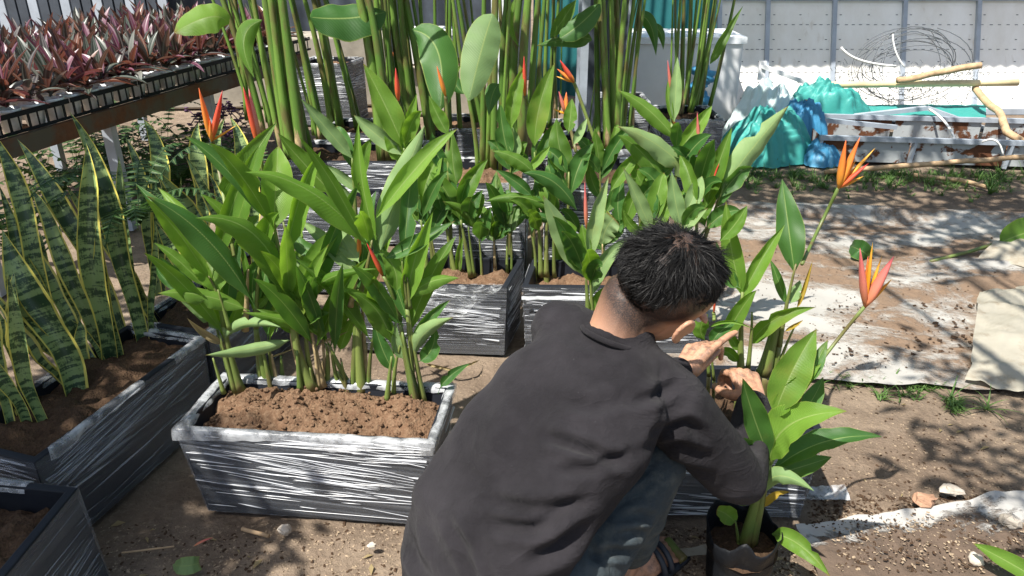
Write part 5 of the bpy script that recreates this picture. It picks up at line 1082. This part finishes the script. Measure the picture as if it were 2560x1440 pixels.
def hand(w,d,nrm,side,curl,spread,thumb,scale=1.0):
    """w wrist, d knuckle direction, nrm back-of-hand normal, side +1 left -1 right; curl per finger in degrees per joint"""
    d=V(d).normalized(); nrm=V(nrm); nrm=(nrm-d*nrm.dot(d)).normalized(); tv=d.cross(nrm).normalized()*(-side*-1)
    tv=tv if side>0 else -tv                                   # towards the thumb
    tv=nrm.cross(d).normalized()*(1 if side<0 else -1)
    caps_chain(mb,[w-d*.03,w+d*.01],[.027,.025])
    for k in range(4):
        o_=(.0275-.0185*k)*scale; kb=w+d*(.088-.004*abs(k-1)-.006*(k==3))*scale+tv*o_+nrm*(.004-.003*abs(k-1.5))
        caps_chain(mb,[w+d*.008+tv*o_*.55,kb],[.0155,.0122],10)
        L=[.046,.050,.046,.037][k]*scale; p=kb; a=0; pts=[kb]; ds=R(spread*(1.5-k)); 
        for j,f_ in enumerate((1.0,.66,.52)):
            a+=R(curl[k]*(1.0 if j else .85)); dd=(d*math.cos(a)-nrm*math.sin(a)); dd=(dd+tv*math.sin(ds)*(.5 if j else 1)).normalized(); p=p+dd*L*f_; pts.append(p)
        caps_chain(mb,pts,[.0105,.0098,.0090,.0075],10)
    tb=w+d*.018+tv*.022-nrm*.006; t1=tb+(d*thumb[0]+tv*thumb[1]-nrm*thumb[2]).normalized()*.045; t2=t1+(d*(thumb[0]+.35)+tv*thumb[1]*.55-nrm*thumb[2]).normalized()*.036; t3=t2+(d*(thumb[0]+.6)+tv*thumb[1]*.2-nrm*thumb[2]).normalized()*.028
    caps_chain(mb,[tb,t1,t2,t3],[.0165,.0135,.0115,.009],10); caps_chain(mb,[w+d*.03+tv*.012,tb.lerp(t1,.5)],[.015,.014],10)
    caps_chain(mb,[w+d*.03-nrm*.008,w+d*.065-nrm*.006],[.019,.016],12)
hand(WR,(-.14,.90,.36),(.10,-.52,.85),-1,(52,58,62,66),4,(.75,.55,.75))
hand(WL,(.62,.60,.48),(-.45,-.30,.85),1,(10,42,48,52),5,(.9,-.1,.45))
body=fuse(mb,'body',M['skin'],man,.0036,3,.45)
me=body.data; ml=man.location; nv=len(me.vertices); co=np.empty(nv*3,dtype=np.float32); me.vertices.foreach_get('co',co); co=co.reshape(-1,3)+np.array(ml)
rel=co-np.array(Hc); f_,l_,u_=rel@np.array(Hf)/HS,rel@np.array(Hl)/HS,rel@np.array(Hu)/HS
line=np.where(f_<-.02,-.132+.0*f_,np.where(f_<.045,-.132+(f_+.02)/.065*.147,.015+np.clip((f_-.045)/.04,0,1)*.05))
inhead=(np.abs(rel).max(axis=1)<.16)
scalp=np.clip((u_-line)/.065,0,1)*inhead*(np.abs(l_)<.081)
a=me.attributes.new('scalp','FLOAT','POINT'); a.data.foreach_set('value',scalp.astype(np.float32))
dist=np.minimum(np.linalg.norm(co-np.array(WR+V((-.03,.09,.02))),axis=1),np.linalg.norm(co-np.array(WL+V((.06,.06,.04))),axis=1)); dirt=np.clip(1-(dist-.04)/.06,0,1); dirt=np.maximum(dirt,(co[:,2]<.1)*.8)
a=me.attributes.new('dirt','FLOAT','POINT'); a.data.foreach_set('value',dirt.astype(np.float32))
for s_ in(-1,1):
    mb=MB(); ellip(mb,hp(.088,.030*s_,-.008),HA,tuple(HS*_k for _k in (.008,.012,.007)),12,8); mb.build('eye',M['white_foam'],man)
# hair: many short strands growing out of a crown whorl
q=random.Random(77); mb=MB(); W=V((-.45,.06,.89)).normalized(); vs=[];fs=[]
cen=(-.006,0,.018); rad=(.098,.077,.086)
def clampd(a,b,x): return max(0,min(1,(x-a)/(b-a)))
cnt=0
while cnt<40000:
    d=V((q.gauss(0,1),q.gauss(0,1),q.gauss(0,1))).normalized(); loc=V((cen[0]+rad[0]*d.x,cen[1]+rad[1]*d.y,cen[2]+rad[2]*d.z))
    ln=-.088 if loc.x<-.02 else (-.088+(loc.x+.02)/.065*.103 if loc.x<.045 else .015+min(1,(loc.x-.045)/.04)*.05)
    ln=max(ln,min(.012,-.088+.10*clampd(.035,.062,abs(loc.y))) if loc.x>-.035 else ln); h=(loc.z-ln)
    if h<0: continue
    L=.0035+.010*clampd(.02,.06,h)+.026*clampd(.055,.11,h); 
    if loc.x>.03: L+=.016*clampd(.03,.09,loc.x)*clampd(.03,.06,h)
    if (d-W).length<.20: L*=.35
    if h<.03 and q.random()>h/.03*.7+.3: continue
    nr=V((d.x/rad[0],d.y/rad[1],d.z/rad[2])).normalized(); fl=(d-W*d.dot(W)); fl=(fl-nr*fl.dot(nr)); fl=fl.normalized() if fl.length>1e-3 else V((1,0,0))
    cl=V((noise.noise(loc*120),noise.noise(loc*120+V((9,0,0))),noise.noise(loc*120+V((0,9,0)))))*.85+V((noise.noise(loc*24+V((3,0,0))),noise.noise(loc*24+V((0,5,0))),noise.noise(loc*24+V((0,0,7)))))*.5
    lift=.55 if L>.03 else .4
    dr=(nr*lift+fl*.85+cl*.85+V((q.gauss(0,.16),q.gauss(0,.16),q.gauss(0,.16)))).normalized()
    L*=q.uniform(.5,1.15); side=dr.cross(V((q.gauss(0,1),q.gauss(0,1),q.gauss(0,1)))).normalized()
    pts=[]; p=loc-nr*.002; dd=dr
    for k in range(4):
        pts.append(p); dd=(dd+fl*.10-nr*(.30 if L>.02 else .15)+cl*.25).normalized(); p=p+dd*L/3
    wd=.00042 if L>.012 else .0004; b=len(vs)
    for k,pp in enumerate(pts):
        w_=wd*(1,.95,.75,.15)[k]
        for sg in(-1,1): x=pp+side*w_*sg; vs.append(hp(x.x,x.y,x.z))
    fs+=[(b+2*k,b+2*k+1,b+2*k+3,b+2*k+2) for k in range(3)]; cnt+=1
mb.add(vs,fs); mb.build('hair',M['hair'],man)
# shirt
def ring_loft(mb,rings,n=28):
    vs=[]
    for (c,ax,ay,rx,ry) in rings:
        for k in range(n):
            a=2*math.pi*k/n; ca,sa=math.cos(a),math.sin(a); e_=.82
            vs.append(V(c)+ax*(rx*math.copysign(abs(ca)**e_,ca))+ay*(ry*math.copysign(abs(sa)**e_,sa)))
    m=len(rings); fs=[(j*n+k,j*n+(k+1)%n,(j+1)*n+(k+1)%n,(j+1)*n+k) for j in range(m-1) for k in range(n)]
    fs+=[tuple(reversed(range(n))),tuple((m-1)*n+k for k in range(n))]; mb.add(vs,fs)
Sp=[V(p) for p in((-.165,1.10,.16),(-.165,1.10,.29),(-.125,1.145,.44),(-.030,1.215,.58),(.085,1.29,.68),(.185,1.338,.728),(.218,1.366,.748))]
wid=[.200,.203,.203,.205,.203,.165,.075]; dep=[.10,.105,.105,.11,.105,.078,.06]
Ld=[V((-.60,.80,0))]*3+[V((-.56,.83,0)),V((-.54,.84,.06)),V((-.54,.83,.10)),V((-.6,.75,.2))]
rings=[]
for i,p in enumerate(Sp):
    t=(Sp[min(i+1,6)]-Sp[max(i-1,0)]).normalized(); l=(Ld[i]-t*Ld[i].dot(t)).normalized(); fr=l.cross(t).normalized()
    if fr.dot(V((.8,.6,0)))<0: fr=-fr
    rings.append((p+fr*dep[i],l,fr,wid[i],dep[i]))
mb=MB(); ring_loft(mb,rings)
caps_chain(mb,[SL.lerp(SR,.12),SL.lerp(EL,.1),EL,EL.lerp(WL,.93)],[.075,.074,.060,.046],18); caps_chain(mb,[SR.lerp(SL,.12),SR.lerp(ER,.1),SR.lerp(ER,.6),ER,ER.lerp(WR,.90)],[.080,.080,.070,.062,.045],18)
caps_chain(mb,[SL,SL.lerp(SR,.5)+V((.012,-.03,.045)),SR],[.060,.066,.066],18)
caps_chain(mb,[nb-V((.03,.02,.04)),nb+V((.022,.011,.020))],[.086,.069],18)
shirt=fuse(mb,'shirt',M['shirt'],man,.0072,16,.5)
def folds(o,lines_,nfun,ml):
    me=o.data; n=len(me.vertices); co=np.empty(n*3,dtype=np.float32); me.vertices.foreach_get('co',co); co=co.reshape(-1,3).astype(np.float64)+np.array(ml)
    no=np.empty(n*3,dtype=np.float32); me.vertices.foreach_get('normal',no); no=no.reshape(-1,3).astype(np.float64)
    disp=np.array([nfun(c) for c in co])
    r_=co-np.array(CAM); zc=r_[:,1]*cS-r_[:,2]*sS; px=1280+r_[:,0]/zc*FPX; py=720-(r_[:,1]*sS+r_[:,2]*cS)/zc*FPX
    fac=np.clip(-(r_*no).sum(1)/np.linalg.norm(r_,axis=1)*2.5,0,1)
    for pts,w,amp in lines_:
        best=np.full(n,1e9); tt=np.zeros(n); m=len(pts)-1
        for i in range(m):
            ax,ay=pts[i];bx,by=pts[i+1]; dx,dy=bx-ax,by-ay; t=np.clip(((px-ax)*dx+(py-ay)*dy)/(dx*dx+dy*dy),0,1); d=np.hypot(px-ax-t*dx,py-ay-t*dy)*.68; k=d<best; best[k]=d[k]; tt[k]=(i+t[k])/m
        env=np.clip(np.sin(np.pi*np.clip(tt,.02,.98)),0,1)**.5
        x=best/w; disp+=fac*env*amp*1.7*(np.exp(-x*x)-.55*np.exp(-((x-1.7)/.9)**2))
    co=co+no*disp[:,None]-np.array(ml); me.vertices.foreach_set('co',co.astype(np.float32).ravel()); me.update()
def sh_n(c):
    p=V(c); a=noise.noise(V((p.x*5+p.z*9,p.y*9-p.x*4,p.z*16))); b=noise.noise(p*11); return .0060*a+.0035*b
folds(shirt,[([(1400,800),(1450,850),(1540,880)],14,-.005),([(1360,1090),(1440,1115),(1560,1160)],10,-.010),([(1390,1180),(1480,1170),(1590,1130)],10,-.007),([(1230,1255),(1330,1275),(1450,1255)],12,-.010),([(1210,1310),(1330,1320),(1470,1250)],13,-.011),([(1330,1405),(1400,1370),(1470,1300)],14,-.011),([(1120,1300),(1160,1380),(1200,1460)],10,-.008),([(1145,1360),(1190,1420),(1215,1470)],9,.006),
 ([(1650,980),(1660,1040),(1620,1130)],8,-.003),([(1640,1085),(1720,1060),(1760,1090)],10,-.008),([(1620,1120),(1700,1110),(1770,1140)],9,-.007),([(1690,960),(1640,990),(1580,1010)],10,-.007),([(1400,1000),(1480,1020),(1600,985)],12,-.005),([(1640,1150),(1700,1170),(1780,1190)],9,-.006),([(1010,1330),(1030,1390),(1060,1440)],14,-.008),([(1300,960),(1250,1080),(1190,1200)],30,.005),([(1650,900),(1655,930),(1650,960)],6,-.003)],sh_n,man.location)
# collar ribbing
col=[]
cn=(hp(-.03,0,-.06)-nb).normalized(); cx=V((-.54,.83,.1)); cx=(cx-cn*cx.dot(cn)).normalized(); cy=cn.cross(cx)
mb=MB(); ring=[nb+cn*.029+cx*.071*math.cos(a)+cy*.071*math.sin(a) for a in [2*math.pi*k/40 for k in range(41)]]; mb.tube(ring,.006,8,1.0,False); mb.build('collar',M['shirt'],man)
# jeans
mb=MB(); ellip(mb,V((.01,1.20,.26)),(V((.8,.6,0)),V((-.6,.8,0)),V((0,0,1))),(.115,.155,.12),20,12)
for h_,k_,a_ in((hipR,knR,anR),(hipL,knL,anL)):
    caps_chain(mb,[h_,h_.lerp(k_,.5),k_],[.098,.088,.072],18); caps_chain(mb,[k_,k_.lerp(a_,.35)-V((.02,.02,0)),a_+V((0,0,.03))],[.068,.070,.056],18)
jeans=fuse(mb,'jeans',M['jeans'],man,.0075,5,.5)
def je_n(c):
    p=V(c); k=max(0,min(1,(.40-p.z)/.2)); a=noise.noise(V((p.x*7,p.y*7,p.z*30))); return .0035*noise.noise(p*13)+a*(.004+.006*k)
folds(jeans,[([(1450,1320),(1540,1250),(1650,1170)],7,.004),([(1560,1300),(1600,1290),(1640,1300)],10,-.008),([(1540,1340),(1590,1330),(1630,1335)],9,-.008),([(1480,1395),(1530,1380),(1600,1385)],9,-.008),([(1470,1370),(1500,1400),(1540,1430)],8,-.007)],je_n,man.location)
mb=MB(); sm=[]
dg_pts=[(1452,1300),(1480,1262),(1520,1230),(1570,1200),(1620,1175)]
# sandal strap on the right foot
def sandal(an,d):
    d=V(d).normalized(); sd=V((-d.y,d.x,0)); s=bpy.data.objects.new('sandal',None); s.location=V((an.x,an.y,0))-man.location; link(s,man)
    m2=MB(); m2.grid(lambda u,v:V((an.x,an.y,.006))+d*(-.07+.255*v)+sd*((u-.5)*(.085+.02*math.sin(v*3))),6,12); o=m2.build('sole',M['rubber'],s); so=o.modifiers.new('t','SOLIDIFY'); so.thickness=.014; so.offset=1
    for k in(.075,.10): m2=MB(); m2.tube([V((an.x,an.y,0))+d*k+sd*(.055*math.cos(R(a)))+V((0,0,.012+.058*math.sin(R(a)))) for a in range(0,181,15)],.008,7,.5); m2.build('strap',M['rubber'],s)
for v in(): pass
sandal(anR,fR); sandal(anL,fL)

# ------------------------------------------------------------------ trees beyond the view that dapple the light
def shade_at(tx,ty,tz,h): return V((tx,ty,tz))+SUN_DIR*((h-tz)/SUN_DIR.z)
q=random.Random(31)
def palm(label,foot,crown,targets):
    e=empty('palm_tree',(foot[0],foot[1],0),label,'palm tree','palm trees outside the view'); C=V(crown)
    mb=MB(); mb.tube(bez((foot[0],foot[1],-.05),((foot[0]+C.x)/2+.1,(foot[1]+C.y)/2,C.z*.5),C,14),[.13-.003*i for i in range(15)],10); mb.build('trunk',M['wood'],e)
    for (tx,ty,tz,h,lw) in targets:
        T=shade_at(tx,ty,tz,h); m=(C+T)/2+V((0,0,.35)); c=bez(C,m,T,46); mb=MB(); mb.tube(c,[.016-.0003*i for i in range(47)],5)
        for i in range(7,47):
            tg=(c[min(46,i+1)]-c[i-1]).normalized(); sd=tg.cross(V((0,0,1))).normalized(); L=lw*math.sin(math.pi*min(.98,(i/46)**.8))*q.uniform(.8,1.1)+.05
            for sg in(-1,1):
                if q.random()<.08: continue
                d=(sd*sg+tg*.75+V((0,0,q.uniform(-.5,.1)))).normalized(); a=c[i]; b=a+d*L; w=tg.cross(d).cross(d).normalized()*.016
                mb.add([a-w*.5,a+w*.5,a.lerp(b,.5)+w,b,a.lerp(b,.5)-w],[(0,1,2,3,4)])
        mb.build('frond',M['leaf_dark'],e)
palm('palm tree leaning over from the left of the camera',(-3.9,-.9),(-3.55,-.25,3.5),
 [(-.55,1.80,.05,2.6,.34),(-.98,1.42,.0,2.5,.40),(-1.25,1.95,.3,2.6,.45),(-1.5,2.5,.5,2.7,.5),(-1.0,2.6,.3,2.6,.4),(-1.4,1.2,.2,2.4,.45),(-1.9,2.2,.5,2.9,.5),(-1.15,3.4,.4,2.8,.45),(-.75,1.25,.0,2.3,.3),(-1.3,2.2,.45,2.9,.5),(-1.6,1.8,.4,2.7,.5)])
def canopy_tree(label,foot,fork,spots):
    e=empty('shade_tree',(foot[0],foot[1],0),label,'tree','shade trees outside the view'); F=V(fork)
    mb=MB(); mb.tube(bez((foot[0],foot[1],-.05),((foot[0]+F.x)/2,(foot[1]+F.y)/2-.1,F.z*.5),F,10),[.16-.006*i for i in range(11)],10); tk=mb.build('trunk',M['wood'],e)
    cb=MB()
    for i,(tx,ty,tz,h,r,n,ls) in enumerate(spots):
        c=shade_at(tx,ty,tz,h)  # leaf cluster placed up the sun's ray to shade its target
        if i%4==0: mb=MB(); mb.tube(bez(F,(F+c)/2+V((0,0,.5)),c,10),[.022-.0019*k for k in range(11)],6); mb.build('limb',M['wood'],tk)
        for k in range(n):
            d=V((q.gauss(0,.5),q.gauss(0,.5),q.gauss(0,.22)))*r; p=c+d; a=q.uniform(0,6.28); u=V((math.cos(a),math.sin(a),q.uniform(-.6,.1))).normalized(); v=u.cross(V((q.uniform(-.4,.4),q.uniform(-.4,.4),1))).normalized(); L=ls*q.uniform(.7,1.2)
            cb.add([p,p+u*L*.4+v*L*.17,p+u*L,p+u*L*.4-v*L*.17],[(0,1,2,3)],[(.5,0),(.9,.4),(.5,1),(.1,.4)])
    cb.build('crown',M['leaf_dark'],e); return e
sp=[]
for k in range(24): sp.append((q.uniform(1.1,4.6),q.uniform(3.95,5.35),.05,q.uniform(3.0,3.5),.55,95,.14))
for k in range(7): sp.append((q.uniform(1.3,3.6),q.uniform(3.2,4.1),.0,q.uniform(3.0,3.4),.40,60,.13))
for k in range(14): sp.append((q.uniform(1.15,2.6),q.uniform(1.25,2.55),.0,q.uniform(2.5,2.9),.30,55,.11))
sl=[]
for k in range(17): sl.append((q.uniform(-1.75,-1.05),q.uniform(1.35,2.95),.32,q.uniform(2.3,2.7),.26,85,.13))
for k in range(8): sl.append((q.uniform(-1.3,-.72),q.uniform(1.15,1.62),.0,q.uniform(2.2,2.5),.18,60,.11))
canopy_tree('unseen leafy tree added left of the camera to shade the snake plants',(-2.6,-.9),(-2.2,-.3,2.0),sl)  # added out of view for denser shade on the left
for k in range(9): sp.append((q.uniform(.6,1.95),q.uniform(6.2,6.6),.45,q.uniform(3.2,3.6),.5,95,.14))  # more leaf clusters added to shade the white storage box
canopy_tree('unseen tree added behind the camera to shade parts of the yard',(1.6,-2.4),(.9,-1.2,2.7),sp)
